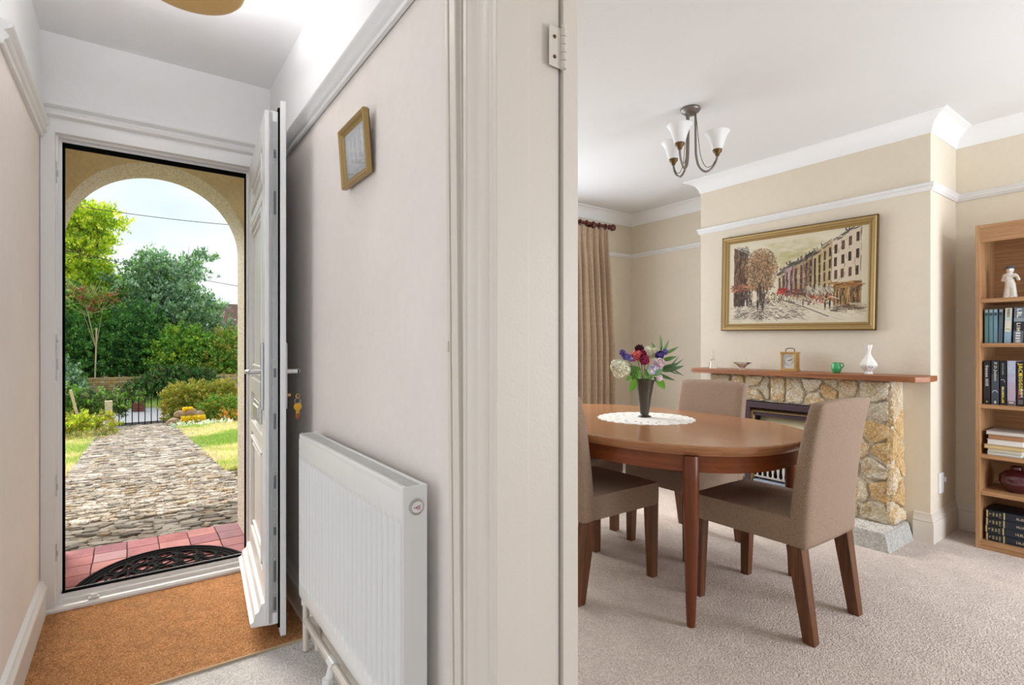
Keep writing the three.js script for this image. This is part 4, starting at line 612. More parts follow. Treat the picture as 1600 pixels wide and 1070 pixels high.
{
  const c1 = makeChair(); c1.position.set(2.33, 0, -1.235); c1.rotation.y = Math.PI;
  c1.userData.label = 'taupe upholstered chair at the near end of the table, its back to the viewer';
  const put = (x, z, a, label) => { const k = c1.clone(); k.name = numbered('dining_chair'); k.position.set(x, 0, z); k.rotation.y = a; k.userData = { ...c1.userData, label }; scene.add(k); };
  put(1.868, -1.937, Math.PI / 2, 'taupe chair half hidden behind the doorway edge, facing the fireplace');
  put(2.655, -1.94, -Math.PI / 2, 'taupe chair on the fireplace side of the table, its backrest showing above the tabletop');
  const st = thing('footstool', 'taupe upholstered stool pushed under the far end of the table', 'stool', [2.265, 0, -2.54]);
  for (const p of c1.children) if (p.name === 'seat') { const m = p.clone(); st.add(m); }
  for (const sx of [-1, 1]) for (const sz of [-1, 1]) { const l = add(st, 'leg', rb(-0.022, 0.022, 0, 0.362, -0.022, 0.022, 0.002), X.darkwood); l.position.set(sx * 0.19, 0, 0.025 + sz * 0.2); }
}
{ // lace doily
  const n = 26, s = new THREE.Shape(), R = (a) => 0.254 + 0.015 * Math.abs(Math.sin(a * n / 2)); for (let i = 0; i <= n * 8; i++) { const a = i / (n * 8) * 2 * Math.PI; s[i ? 'lineTo' : 'moveTo'](R(a) * Math.cos(a), R(a) * Math.sin(a)); }
  for (let i = 0; i < n; i++) { const a = (i + 0.5) / n * 2 * Math.PI, h = new THREE.Path(); h.absellipse(0.24 * Math.cos(a), 0.24 * Math.sin(a), 0.009, 0.006, 0, Math.PI * 2, true, a); s.holes.push(h); }
  for (let i = 0; i < 16; i++) for (const R2 of [0.16, 0.2]) { const a = (i + (R2 > 0.18 ? 0.5 : 0)) / 16 * 2 * Math.PI, h = new THREE.Path(); h.absellipse(R2 * Math.cos(a), R2 * Math.sin(a), 0.013, 0.007, 0, Math.PI * 2, true, a); s.holes.push(h); }
  const d = add(scene, 'doily', boxUV(new THREE.ExtrudeGeometry(s, { depth: 0.002, bevelEnabled: false, curveSegments: 8 }).rotateX(-Math.PI / 2)), mat('#efece4', 0.95, { bumpMap: B.pile, bumpScale: 0.002 })); d.position.set(2.345, 0.7452, -1.975); tag(d, 'round white lace doily in the middle of the table', 'doily');
}
// ---- flowers in a dark trumpet vase
const VX = 2.372, VZ = -2.005, VY = 0.7473;
{
  const v = thing('flower_vase', 'dark bronze trumpet vase holding the flowers on the doily', 'vase', [VX, VY, VZ]);
  add(v, 'body', lathe([[0, 0], [0.036, 0], [0.038, 0.003], [0.034, 0.007], [0.022, 0.012], [0.022, 0.018], [0.026, 0.026], [0.03, 0.06], [0.038, 0.12], [0.05, 0.185], [0.058, 0.214], [0.056, 0.215], [0.048, 0.186], [0.035, 0.12], [0.026, 0.06], [0, 0.05]], 40), mat('#4d463d', 0.42, { metalness: 0.55, bumpMap: B.fine, bumpScale: 0.0006 }));
}
const petalMat = (c) => mat(c, 0.8, { transmission: 0.15, thickness: 0, side: THREE.DoubleSide, ior: 1.3 });
function petal4(s, k = 4) { const l = []; for (let i = 0; i < k; i++) l.push(leafGeo(s, s * 0.45).translate(0, s * 0.45, 0).rotateX(0.35).rotateZ(i / k * 6.283)); return merge(l); }
function flower(name, label, category, lx, ly, lz, build) { // (lx, ly, lz): where the bloom sits from the vase foot, in the bouquet's own turned frame
  const f = thing(name, label, category, [VX, VY, VZ], -YAW);
  add(f, 'stem', tube([[lx * 0.05, 0.07, lz * 0.05], [lx * 0.22, 0.215, lz * 0.22], [lx * 0.7, mix(0.215, ly, 0.6), lz * 0.7], [lx, ly, lz]], 0.0022, 14, 6), mat('#5d7f3a', 0.7));
  build(f, lx, ly, lz); return f;
}
function ball(f, x, y, z, R, colors, seed, size = 0.014, squash = 0.85, n = 110) {
  const r = rng(seed), groups = colors.map(() => []);
  for (let i = 0; i < n; i++) { const a = i * 2.39996, u = 1 - 2 * (i + 0.5) / n, s = Math.sqrt(1 - u * u), d = V(s * Math.cos(a), u, s * Math.sin(a)), k = R * (0.74 + 0.42 * r()); const g = petal4(size * (0.8 + 0.5 * r())); g.applyQuaternion(new THREE.Quaternion().setFromUnitVectors(V(0, 0, 1), d)); g.translate(x + d.x * k, y + d.y * k * squash, z + d.z * k); groups[Math.floor(r() * colors.length)].push(g); }
  groups.forEach((l, i) => l.length && add(f, 'petals', merge(l), petalMat(colors[i])));
}
flower('hydrangea', 'large creamy white hydrangea head drooping nearest the curtain', 'flower', -0.148, 0.283, 0.03, (f, x, y, z) => { const c = ['#f4f2dc', '#eaeacb', '#fbfaee']; ball(f, x, y, z, 0.041, c, 61, 0.015, 0.95, 120); ball(f, x + 0.022, y - 0.012, z + 0.016, 0.028, c, 161, 0.014, 0.9, 60); ball(f, x - 0.02, y + 0.014, z + 0.012, 0.027, c, 162, 0.014, 0.9, 56); ball(f, x - 0.006, y - 0.03, z + 0.01, 0.024, c, 163, 0.014, 0.8, 46); });
flower('hydrangea', 'creamy white hydrangea head standing at the top of the bouquet', 'flower', 0.037, 0.365, -0.02, (f, x, y, z) => { const c = ['#f0eed2', '#e6e5c0', '#f8f6e6']; ball(f, x, y, z, 0.033, c, 62, 0.014, 0.9, 100); ball(f, x - 0.018, y + 0.01, z + 0.01, 0.022, c, 164, 0.013, 0.9, 46); ball(f, x + 0.02, y + 0.006, z + 0.01, 0.021, c, 165, 0.013, 0.9, 42); });
flower('red_phlox', 'coral pink phlox head in the bouquet', 'flower', -0.052, 0.35, 0.03, (f, x, y, z) => ball(f, x, y, z, 0.026, ['#d9696a', '#c94f5c', '#e88a80'], 63, 0.015, 0.95, 46));
flower('sweet_william', 'dark crimson flower head beside the coral phlox', 'flower', -0.012, 0.325, 0.05, (f, x, y, z) => { ball(f, x, y, z, 0.022, ['#8a1d46', '#6d1436', '#a12a55'], 64, 0.014, 1.1, 36); ball(f, x - 0.01, y + 0.035, z - 0.01, 0.017, ['#7d1a40', '#9a2850'], 65, 0.013, 1, 24); });
flower('dark_dahlia', 'almost black maroon bud head at the top of the bouquet', 'flower', -0.03, 0.39, 0.0, (f, x, y, z) => ball(f, x, y, z, 0.017, ['#3f1522', '#571b2c'], 66, 0.014, 0.9, 26));
flower('purple_statice', 'violet statice spray above the drooping hydrangea', 'flower', -0.115, 0.345, 0.045, (f, x, y, z) => { ball(f, x, y, z, 0.018, ['#6a58a8', '#8a7ac2', '#54468c'], 67, 0.011, 0.8, 40); ball(f, x + 0.025, y - 0.012, z, 0.014, ['#7464b4', '#a397cf'], 68, 0.01, 0.8, 26); ball(f, x - 0.02, y + 0.02, z, 0.01, ['#5a4b94'], 69, 0.012, 1.2, 14); });
flower('purple_statice', 'deep violet statice spray beside the top hydrangea', 'flower', 0.078, 0.352, 0.035, (f, x, y, z) => { ball(f, x, y, z, 0.018, ['#4d3d86', '#6250a0', '#3c2f6c'], 70, 0.012, 1.1, 44); ball(f, x + 0.028, y + 0.018, z, 0.012, ['#54458e', '#7a6ab4'], 71, 0.011, 1, 22); });
flower('pink_stock', 'pale pink and white stock spray low in the bouquet', 'flower', 0.07, 0.31, 0.05, (f, x, y, z) => { ball(f, x, y, z, 0.025, ['#e6cfd6', '#d6b3c2', '#f0e4e6'], 72, 0.012, 1.1, 50); ball(f, x - 0.03, y - 0.03, z + 0.01, 0.018, ['#f2eef0', '#dcd3e2', '#c3bfe0'], 73, 0.011, 1, 34); ball(f, x - 0.004, y - 0.085, z + 0.02, 0.014, ['#e8cdd4', '#f3e6e8'], 74, 0.01, 1, 22); });
flower('white_phlox', 'small white florets in the middle of the bouquet', 'flower', 0.024, 0.268, 0.06, (f, x, y, z) => ball(f, x, y, z, 0.018, ['#f0f0ee', '#dfe3ee', '#b9c4e6'], 75, 0.011, 1.1, 34));
function bigLeaf(l, w, fold = 0.25, curl = 0.2) { // pointed leaf along +y with a folded midrib
  const n = 8, pos = [], idx = []; for (let i = 0; i <= n; i++) { const t = i / n, h = w * Math.sin(Math.PI * Math.min(1, t * 0.96 + 0.03) ** 0.8), z = -curl * l * t * t; pos.push(-h, t * l, z + fold * h, 0, t * l, z, h, t * l, z + fold * h); }
  for (let i = 0; i < n; i++) for (let k = 0; k < 2; k++) { const a = i * 3 + k; idx.push(a, a + 1, a + 3, a + 1, a + 4, a + 3); }
  const g = new THREE.BufferGeometry(); g.setAttribute('position', new THREE.Float32BufferAttribute(pos, 3)); g.setIndex(idx); g.computeVertexNormals(); return g;
}
const leafA = mat('#4f7f30', 0.5, { side: THREE.DoubleSide, transmission: 0.25, thickness: 0 }), leafB = mat('#6fae35', 0.5, { side: THREE.DoubleSide, transmission: 0.3, thickness: 0 }), leafC = mat('#44663a', 0.55, { side: THREE.DoubleSide, transmission: 0.15, thickness: 0 });
function leafAt(f, x, y, z, ang, l, w, m, pitch = 0.2, ry2 = 0.3) { const g = bigLeaf(l, w).rotateX(pitch).rotateY(ry2).rotateZ(ang).translate(x, y, z); add(f, 'leaf', g, m); }
{ // leafy sprigs
  const f = flower('leaf_sprig', 'long narrow dark leaves fanning out towards the fireplace', 'leaves', 0.1, 0.27, 0.0, (q) => {
    for (const [x, y, a, l, w, k] of [[0.07, 0.36, 0.35, 0.075, 0.01, 1], [0.095, 0.37, 0.02, 0.1, 0.009, 1], [0.1, 0.365, -0.5, 0.085, 0.009, 1], [0.105, 0.36, -1.15, 0.1, 0.01, 1], [0.1, 0.325, -1.35, 0.085, 0.013, 0], [0.12, 0.275, -0.75, 0.1, 0.005, 2], [0.13, 0.275, -0.95, 0.1, 0.006, 2], [0.1, 0.262, -1.35, 0.13, 0.014, 2], [0.06, 0.265, -1.28, 0.15, 0.016, 2], [0.12, 0.27, -1.95, 0.075, 0.004, 2], [0.15, 0.275, -2.1, 0.08, 0.004, 2], [0.07, 0.25, -1.95, 0.12, 0.01, 2], [0.05, 0.23, -2.45, 0.085, 0.011, 2], [0.085, 0.29, -0.35, 0.06, 0.007, 0], [0.075, 0.28, 0.0, 0.05, 0.005, 0]]) leafAt(q, x, y, 0.01 + 0.03 * Math.sin(x * 60), a, l, w, [leafA, leafA, leafC][k], 0.15);
  });
  flower('leaf_sprig', 'broad bright green leaves hanging over the vase rim', 'leaves', -0.045, 0.25, 0.03, (q) => {
    for (const [x, y, a, l, w, k] of [[-0.06, 0.22, 2.75, 0.085, 0.022, 1], [0.06, 0.225, -2.55, 0.085, 0.021, 1], [-0.06, 0.26, 2.9, 0.06, 0.02, 0], [-0.075, 0.29, 3.05, 0.07, 0.02, 0], [-0.04, 0.22, 0.2, 0.06, 0.016, 1], [0.02, 0.215, -0.1, 0.075, 0.016, 1], [0.005, 0.22, 0.1, 0.06, 0.013, 1], [-0.03, 0.27, 1.2, 0.07, 0.012, 0], [0.045, 0.24, -1.0, 0.07, 0.016, 0], [-0.085, 0.235, 2.2, 0.04, 0.012, 1]]) leafAt(q, x, y, 0.045, a, l, w, [leafA, leafB][k], -0.1, 0.2);
  });
}
// ------------------------------------------------------------------ curtain
{
  const p = thing('curtain_pole', 'dark red wooden curtain pole with a ball end', 'curtain pole', [0, 2.336, -3.70]);
  add(p, 'pole', rod([0.95, 0, 0], [3.86, 0, 0], 0.016, 0.016, 16), X.polewood);
  add(p, 'finial', lathe([[0.016, 0], [0.024, 0.006], [0.024, 0.014], [0.015, 0.02], [0.018, 0.028], [0.03, 0.042], [0.034, 0.058], [0.03, 0.076], [0.016, 0.088], [0, 0.09]], 24).rotateZ(-Math.PI / 2).translate(3.84, 0, 0), X.polewood);
  add(p, 'finial', lathe([[0.016, 0], [0.024, 0.006], [0.015, 0.02], [0.03, 0.042], [0.034, 0.058], [0.016, 0.088], [0, 0.09]], 24).rotateZ(Math.PI / 2).translate(0.96, 0, 0), X.polewood);
  for (const x of [3.63, 1.05]) add(p, 'bracket', [rod([x, -0.006, -0.07], [x, -0.006, -0.012], 0.02), new THREE.TorusGeometry(0.021, 0.007, 8, 20).rotateY(Math.PI / 2).translate(x, 0, 0), new THREE.SphereGeometry(0.026, 14, 10).translate(x, -0.018, 0.004)], X.polewood);
  const c = thing('curtain', 'beige linen curtain drawn to the side of the dining window', 'curtain', [0, 0, -3.69]);
  const nx = 260, ny = 46, pos = [], idx = [], x0 = 3.17, fold = (t, s) => { const ph = t * 2 * Math.PI * 8.5 + 0.5; return Math.sin(ph + 0.6 * Math.sin(ph)) * 0.8 + 0.25 * Math.sin(ph * 2.3 + s * 2) + 0.12 * Math.sin(ph * 3.7 + 1); };
  for (const side of [0.0015, -0.0015]) for (let j = 0; j <= ny; j++) for (let i = 0; i <= nx; i++) {
    const t = i / nx, s = j / ny, y = mix(2.30, 0.02, s), amp = mix(0.016, 0.048, smooth(clamp(s * 5))), w = mix(0.66, 0.74, clamp(s * 2));
    const pleat = s < 0.1 ? 0.006 * Math.sin(t * 2 * Math.PI * 34) * (1 - s / 0.1) : 0;
    pos.push(x0 + t * w + 0.01 * Math.sin(t * 50 + s * 3), y + (s < 0.02 ? -0.006 * (1 + Math.sin(t * 2 * Math.PI * 17)) : 0), amp * fold(t, s) + pleat + side);
  }
  const N = (nx + 1) * (ny + 1); for (let j = 0; j < ny; j++) for (let i = 0; i < nx; i++) { const a = j * (nx + 1) + i, b = a + 1, d = a + nx + 1, e = d + 1; idx.push(a, d, b, b, d, e, N + a, N + b, N + d, N + b, N + e, N + d); }
  const g = new THREE.BufferGeometry(); g.setAttribute('position', new THREE.Float32BufferAttribute(pos, 3)); g.setIndex(idx); g.computeVertexNormals();
  add(c, 'fabric', g, X.curtain);
  for (let k = 0; k < 8; k++) add(c, 'ring', [new THREE.TorusGeometry(0.025, 0.0055, 8, 24).rotateY(Math.PI / 2 - 0.25).translate(3.2 + k * 0.085, 2.336 - 0.004, -0.01), new THREE.TorusGeometry(0.006, 0.0015, 6, 12).translate(3.2 + k * 0.085, 2.304, -0.01)], X.polewood);
}
// ------------------------------------------------------------------ painting
function paintStreet(c, w, h) { // palette-knife street: dark house and tree to one side, a row of tall houses to the other
  const r = rng(77), q = (a, b) => a + (b - a) * r(), pick = (l) => l[Math.floor(r() * l.length)];
  c.fillStyle = '#d9cfb6'; c.fillRect(0, 0, w, h);
  const dab = (n, x0, x1, y0, y1, cols, l0, l1, lw, ang = 0, spread = 0.4, al = 0.8) => { for (let i = 0; i < n; i++) { const x = q(x0, x1) * w, y = q(y0, y1) * h, l = q(l0, l1), a = ang + q(-spread, spread); c.globalAlpha = al * q(0.6, 1); c.strokeStyle = pick(cols); c.lineWidth = q(lw * 0.35, lw); c.beginPath(); c.moveTo(x - Math.cos(a) * l / 2, y - Math.sin(a) * l / 2); c.lineTo(x + Math.cos(a) * l / 2, y + Math.sin(a) * l / 2); c.stroke(); } c.globalAlpha = 1; };
  const V2 = Math.PI / 2, poly = (p, f) => { c.fillStyle = f; c.beginPath(); p.forEach(([x, y], i) => c[i ? 'lineTo' : 'moveTo'](x * w, y * h)); c.closePath(); c.fill(); };
  // sky: pale cream with a smoky olive patch in the middle
  for (let i = 0; i < 240; i++) { const x = q(0.32, 0.68), y = q(0.06, 0.36), k = 1 - Math.hypot((x - 0.52) / 0.3, (y - 0.2) / 0.24); if (k > 0) dab(1, x, x, y, y, ['#a8a066', '#b5ab78', '#97935c', '#c2b98c'], 40, 110, 34, 0.1, 0.3, 0.16 * k + 0.05); }
  dab(120, 0.0, 1.0, 0.0, 0.2, ['#e4dcc6', '#d3c8ac', '#ddd3ba'], 50, 140, 26, 0, 0.3, 0.25);
  // far houses to near houses down the right side: x0, roof y at x0, x1, roof y at x1
  const row = [[0.40, 0.42, 0.455, 0.37, '#c2ab8e'], [0.455, 0.35, 0.51, 0.32, '#b894a0'], [0.51, 0.33, 0.59, 0.27, '#a5886c'], [0.59, 0.28, 0.645, 0.22, '#7b5f47'], [0.645, 0.24, 0.775, 0.11, '#bba77a'], [0.775, 0.12, 0.955, -0.02, '#d3c4ac']];
  row.forEach(([a, ya, b, yb2, col], i) => {
    const ba = 0.67 + (a - 0.4) * 0.26, bb = 0.67 + (b - 0.4) * 0.26, near = i > 3;
    poly([[a, ya], [b, yb2], [b, bb], [a, ba]], col);
    for (let k = 0; k < 90; k++) { const t = r(), x = mix(a, b, t); dab(1, x, x, mix(ya, yb2, t) + 0.03, mix(ba, bb, t), [col, '#e4d7bc', '#9c8463', '#cdb998', '#6e553f'], 12, 34, 9, V2, 0.2, 0.5); }
    const cols = near ? 4 : 2, rows = near ? 4 : 4;
    for (let f = 0; f < rows; f++) for (let k = 0; k < cols; k++) { const t = (k + 0.5) / cols, x = mix(a, b, t) + q(-0.003, 0.003), y = mix(mix(ya, yb2, t) + 0.07, mix(ba, bb, t) - 0.1, f / (rows - 0.3)), ww = (b - a) / cols * 0.42, hh = near ? 0.09 : 0.06; poly([[x - ww / 2, y], [x + ww / 2, y - 0.006], [x + ww / 2, y + hh], [x - ww / 2, y + hh + 0.005]], pick(['#43301f', '#5a4230', '#382a20'])); dab(3, x - ww / 2, x + ww / 2, y, y + hh, ['#7a4f30', '#2c211a', '#8f6a48', '#a5866a'], 8, 22, 4, V2, 0.2, 0.8); }
    for (let k = 0; k < 26; k++) { const t = r(), x = mix(a, b, t), y = mix(ya, yb2, t); dab(1, x, x, y - 0.015, y + 0.03, ['#3f3d38', '#56544c', '#2b2825', '#6c7168'], 18, 46, 9, Math.atan2((yb2 - ya) * h, (b - a) * w), 0.15, 0.85); }
    for (let k = 0; k < 14; k++) dab(1, b - 0.006, b + 0.004, yb2 + 0.05, bb, ['#33261c', '#4a3828'], 26, 70, 5, V2, 0.06, 0.7);
    for (let k = 0; k < 3; k++) { const t = r(), x = mix(a, b, t), y = mix(ya, yb2, t) - 0.02; dab(3, x, x + 0.008, y - 0.02, y, ['#3a302a', '#5b4638'], 12, 24, 6, V2, 0.1, 0.9); }
  });
  // dark house at the other side
  poly([[0.045, 0.06], [0.12, 0.12], [0.16, 0.17], [0.165, 0.78], [0.045, 0.78]], '#5d4330');
  dab(420, 0.045, 0.165, 0.1, 0.74, ['#38261a', '#7a5a41', '#8d6b4d', '#2b1e16', '#a08060'], 14, 50, 8, V2, 0.14, 0.75); dab(60, 0.05, 0.17, 0.06, 0.2, ['#43433f', '#2b2624', '#6a6a62'], 16, 40, 7, 0.6, 0.3, 0.8);
  dab(150, 0.03, 0.19, 0.52, 0.6, ['#7d3f2b', '#a05638', '#45302a', '#c08a62'], 20, 50, 9, 0.1, 0.4, 0.8); dab(160, 0.05, 0.2, 0.6, 0.79, ['#241c1a', '#3b2d27', '#5f483a'], 14, 40, 10, V2, 0.5, 0.8);
  // the tree: thick tangle of short strokes on dark limbs
  c.fillStyle = 'rgba(120,92,64,.55)'; c.beginPath(); c.ellipse(0.265 * w, 0.37 * h, 0.1 * w, 0.22 * h, 0, 0, 7); c.fill(); dab(240, 0.17, 0.36, 0.2, 0.6, ['#6e5238', '#8a6a48', '#57402d', '#a08258'], 20, 60, 14, 0.8, 1.4, 0.5);
  dab(46, 0.2, 0.34, 0.3, 0.62, ['#33241b', '#4a3526'], 40, 120, 7, V2 + 0.1, 0.55, 0.8);
  for (let i = 0; i < 2600; i++) { const a = r() * 6.28, k = Math.sqrt(r()), x = 0.265 + 0.125 * k * Math.cos(a) * (1 + 0.1 * r()), y = 0.36 + 0.26 * k * Math.sin(a); dab(1, x, x, y, y, ['#523726', '#7d5d40', '#a88355', '#37281f', '#8b5a3e', '#c7ad80', '#6e6b40', '#b9653f', '#d9c79e'], 7, 18, 5, q(0, 3.14), 0.5, 0.85); }
  dab(90, 0.235, 0.3, 0.56, 0.92, ['#2d211a', '#46352a', '#5d4a3a'], 36, 90, 8, V2, 0.12, 0.85);
  // street level on the right: awnings, shop fronts, crowd
  dab(260, 0.3, 0.62, 0.63, 0.76, ['#4d3427', '#6b4a38', '#2c221d', '#93755a', '#c9b38e'], 10, 26, 8, V2, 0.6, 0.8);
  dab(50, 0.405, 0.47, 0.6, 0.66, ['#a82a26', '#c4493c', '#87201c'], 20, 40, 10, -0.3, 0.3, 0.9); dab(60, 0.47, 0.59, 0.62, 0.68, ['#3c342e', '#6d5b4c', '#8c3a2c'], 20, 44, 10, 0.05, 0.3, 0.85);
  dab(130, 0.6, 0.79, 0.61, 0.69, ['#d8ceb8', '#8f887a', '#b7ab94', '#6c655a'], 22, 46, 10, 1.1, 0.3, 0.9); dab(140, 0.62, 0.79, 0.69, 0.79, ['#a3362c', '#4d2c22', '#c0642f', '#2e211b'], 10, 28, 9, V2, 0.7, 0.85);
  poly([[0.79, 0.6], [0.955, 0.6], [0.955, 0.86], [0.79, 0.82]], '#7f6140'); dab(200, 0.79, 0.955, 0.62, 0.86, ['#52381f', '#b18a52', '#3b291b', '#d0ae78'], 24, 64, 9, V2, 0.1, 0.8); dab(50, 0.78, 0.96, 0.57, 0.63, ['#a5743a', '#7c5227', '#c39351', '#5b3d20'], 30, 70, 10, -0.06, 0.12, 0.9);
  // road and pavement
  dab(260, 0.05, 0.98, 0.8, 0.97, ['#d9cfb8', '#e6ddca', '#cdbfa4', '#b9a98e'], 40, 120, 12, 0.15, 0.3, 0.5);
  dab(620, 0.2, 0.6, 0.74, 0.95, ['#4d4138', '#857563', '#e9e1cf', '#342b25', '#f0ead9', '#a59580'], 14, 44, 6, 0.35, 0.5, 0.75); dab(180, 0.06, 0.24, 0.78, 0.93, ['#5d5046', '#8f8272', '#ece4d2', '#433830'], 20, 60, 5, -0.45, 0.25, 0.75);
  dab(60, 0.4, 0.8, 0.72, 0.9, ['#e8dfcc', '#c8b99c'], 40, 110, 10, 0.42, 0.1, 0.6);
  c.strokeStyle = '#43342a'; c.lineWidth = 5; c.beginPath(); c.moveTo(0.4 * w, 0.71 * h); c.lineTo(0.55 * w, 0.79 * h); c.lineTo(0.76 * w, 0.93 * h); c.stroke();
  dab(40, 0.79, 0.98, 0.82, 0.88, ['#3d2e22', '#5c4634'], 30, 70, 6, 0.05, 0.2, 0.7);
  const fig = (x, y, s, col) => { c.fillStyle = col; c.beginPath(); c.ellipse(x * w, y * h, 6 * s, 19 * s, 0, 0, 7); c.fill(); c.beginPath(); c.arc(x * w, y * h - 24 * s, 5 * s, 0, 7); c.fill(); c.fillRect(x * w - 4 * s, y * h + 12 * s, 3 * s, 20 * s); c.fillRect(x * w + s, y * h + 12 * s, 3 * s, 20 * s); };
  fig(0.585, 0.77, 1.05, '#7d6a52'); fig(0.735, 0.8, 1.2, '#4d4136'); fig(0.765, 0.79, 1.2, '#332b26'); fig(0.245, 0.77, 1.3, '#332822'); fig(0.285, 0.79, 1.3, '#43352b'); fig(0.145, 0.75, 1.0, '#e2d9c8'); fig(0.505, 0.71, 0.7, '#d2c19c');
  c.strokeStyle = '#3d342c'; c.lineWidth = 3; c.beginPath(); c.moveTo(0.05 * w, 0.93 * h); c.quadraticCurveTo(0.08 * w, 0.85 * h, 0.09 * w, 0.92 * h); c.lineTo(0.13 * w, 0.88 * h); c.lineTo(0.14 * w, 0.91 * h); c.lineTo(0.19 * w, 0.87 * h); c.stroke();
}
{
  const p = thing('framed_painting', 'large gilt framed painting of a street of tall houses', 'painting', [3.777, 1.622, -1.872], -Math.PI / 2);
  p.rotation.order = 'YXZ'; p.rotation.z = -0.02;
  frameBars(1.055, 0.715, [[0, 0], [0, 0.022], [0.006, 0.028], [0.018, 0.026], [0.022, 0.018], [0.03, 0.016], [0.036, 0.02], [0.042, 0.012], [0.05, 0.008], [0.05, 0]], X.gold, p);
  add(p, 'frame_edge', [[-0.5275, 0, 0.008, 0.719], [0.5275, 0, 0.008, 0.719], [0, 0.3575, 1.063, 0.008], [0, -0.3575, 1.063, 0.008]].map(([x, y, w, h]) => bx(x - w / 2, x + w / 2, y - h / 2, y + h / 2, 0.0, 0.0235)), X.darkGold);
  const g = new THREE.PlaneGeometry(0.962, 0.622).translate(0, 0, 0.006); g.userData.uvDone = true;
  add(p, 'canvas', g, mat('#ffffff', 0.7, { map: canvasTex(1536, 1000, (c, w, h) => { c.scale(1.5, 1.5); paintStreet(c, w / 1.5, h / 1.5); }) }));
  add(p, 'backing', bx(-0.5, 0.5, -0.33, 0.33, -0.006, 0.004), X.darkGold);
}
// ------------------------------------------------------------------ ceiling lamp
{
  const l = thing('ceiling_lamp', 'three-armed pewter ceiling lamp with frosted bell shades', 'ceiling lamp', [2.575, 0, -1.845], -YAW);
  add(l, 'ceiling_rose', lathe([[0, 2.4995], [0.054, 2.4995], [0.056, 2.492], [0.05, 2.482], [0.036, 2.476], [0.03, 2.466], [0, 2.464]], 36), X.bronze);
  [-0.1, 1.95, 4.0].forEach((a, k) => {
    const c = Math.cos(a), s = -Math.sin(a), q = (r, y) => [c * r, y, s * r], R = 0.148;
    const arm = add(l, 'arm', tube([q(0.028, 2.47), q(0.028, 2.4), q(0.029, 2.3), q(0.032, 2.23), q(0.05, 2.165), q(0.085, 2.14), q(0.12, 2.16), q(0.142, 2.2), q(R, 2.235)], 0.0062, 48, 10), X.bronze);
    add(arm, 'wire', tube([q(0.032, 2.46), q(0.045, 2.32), q(0.062, 2.21), q(0.09, 2.165), q(0.118, 2.172), q(0.138, 2.205)], 0.0018, 30, 6), X.oldBrass);
    add(l, 'lamp_cup', lathe([[0, 2.225], [0.01, 2.226], [0.014, 2.238], [0.024, 2.25], [0.026, 2.262], [0.022, 2.264], [0, 2.264]], 24).translate(c * R, 0, s * R), X.oldBrass);
    add(l, 'shade', lathe([[0.02, 2.26], [0.029, 2.264], [0.035, 2.285], [0.042, 2.31], [0.05, 2.333], [0.062, 2.352], [0.068, 2.36], [0.066, 2.362], [0.06, 2.355], [0.048, 2.336], [0.04, 2.312], [0.033, 2.286], [0.026, 2.268]], 36).translate(c * R, 0, s * R), X.frosted);
  });
}
// ------------------------------------------------------------------ socket on the side of the chimney breast
{
  const s = thing('wall_socket', 'white double wall socket low on the chimney breast side', 'socket', [3.945, 0.33, -1.079]);
  add(s, 'plate', rb(-0.035, 0.035, -0.06, 0.06, 0, 0.014, 0.004), X.upvc); add(s, 'switch', rb(0.045, 0.058, 0.0, 0.03, 0, 0.02, 0.003), X.upvc);
}
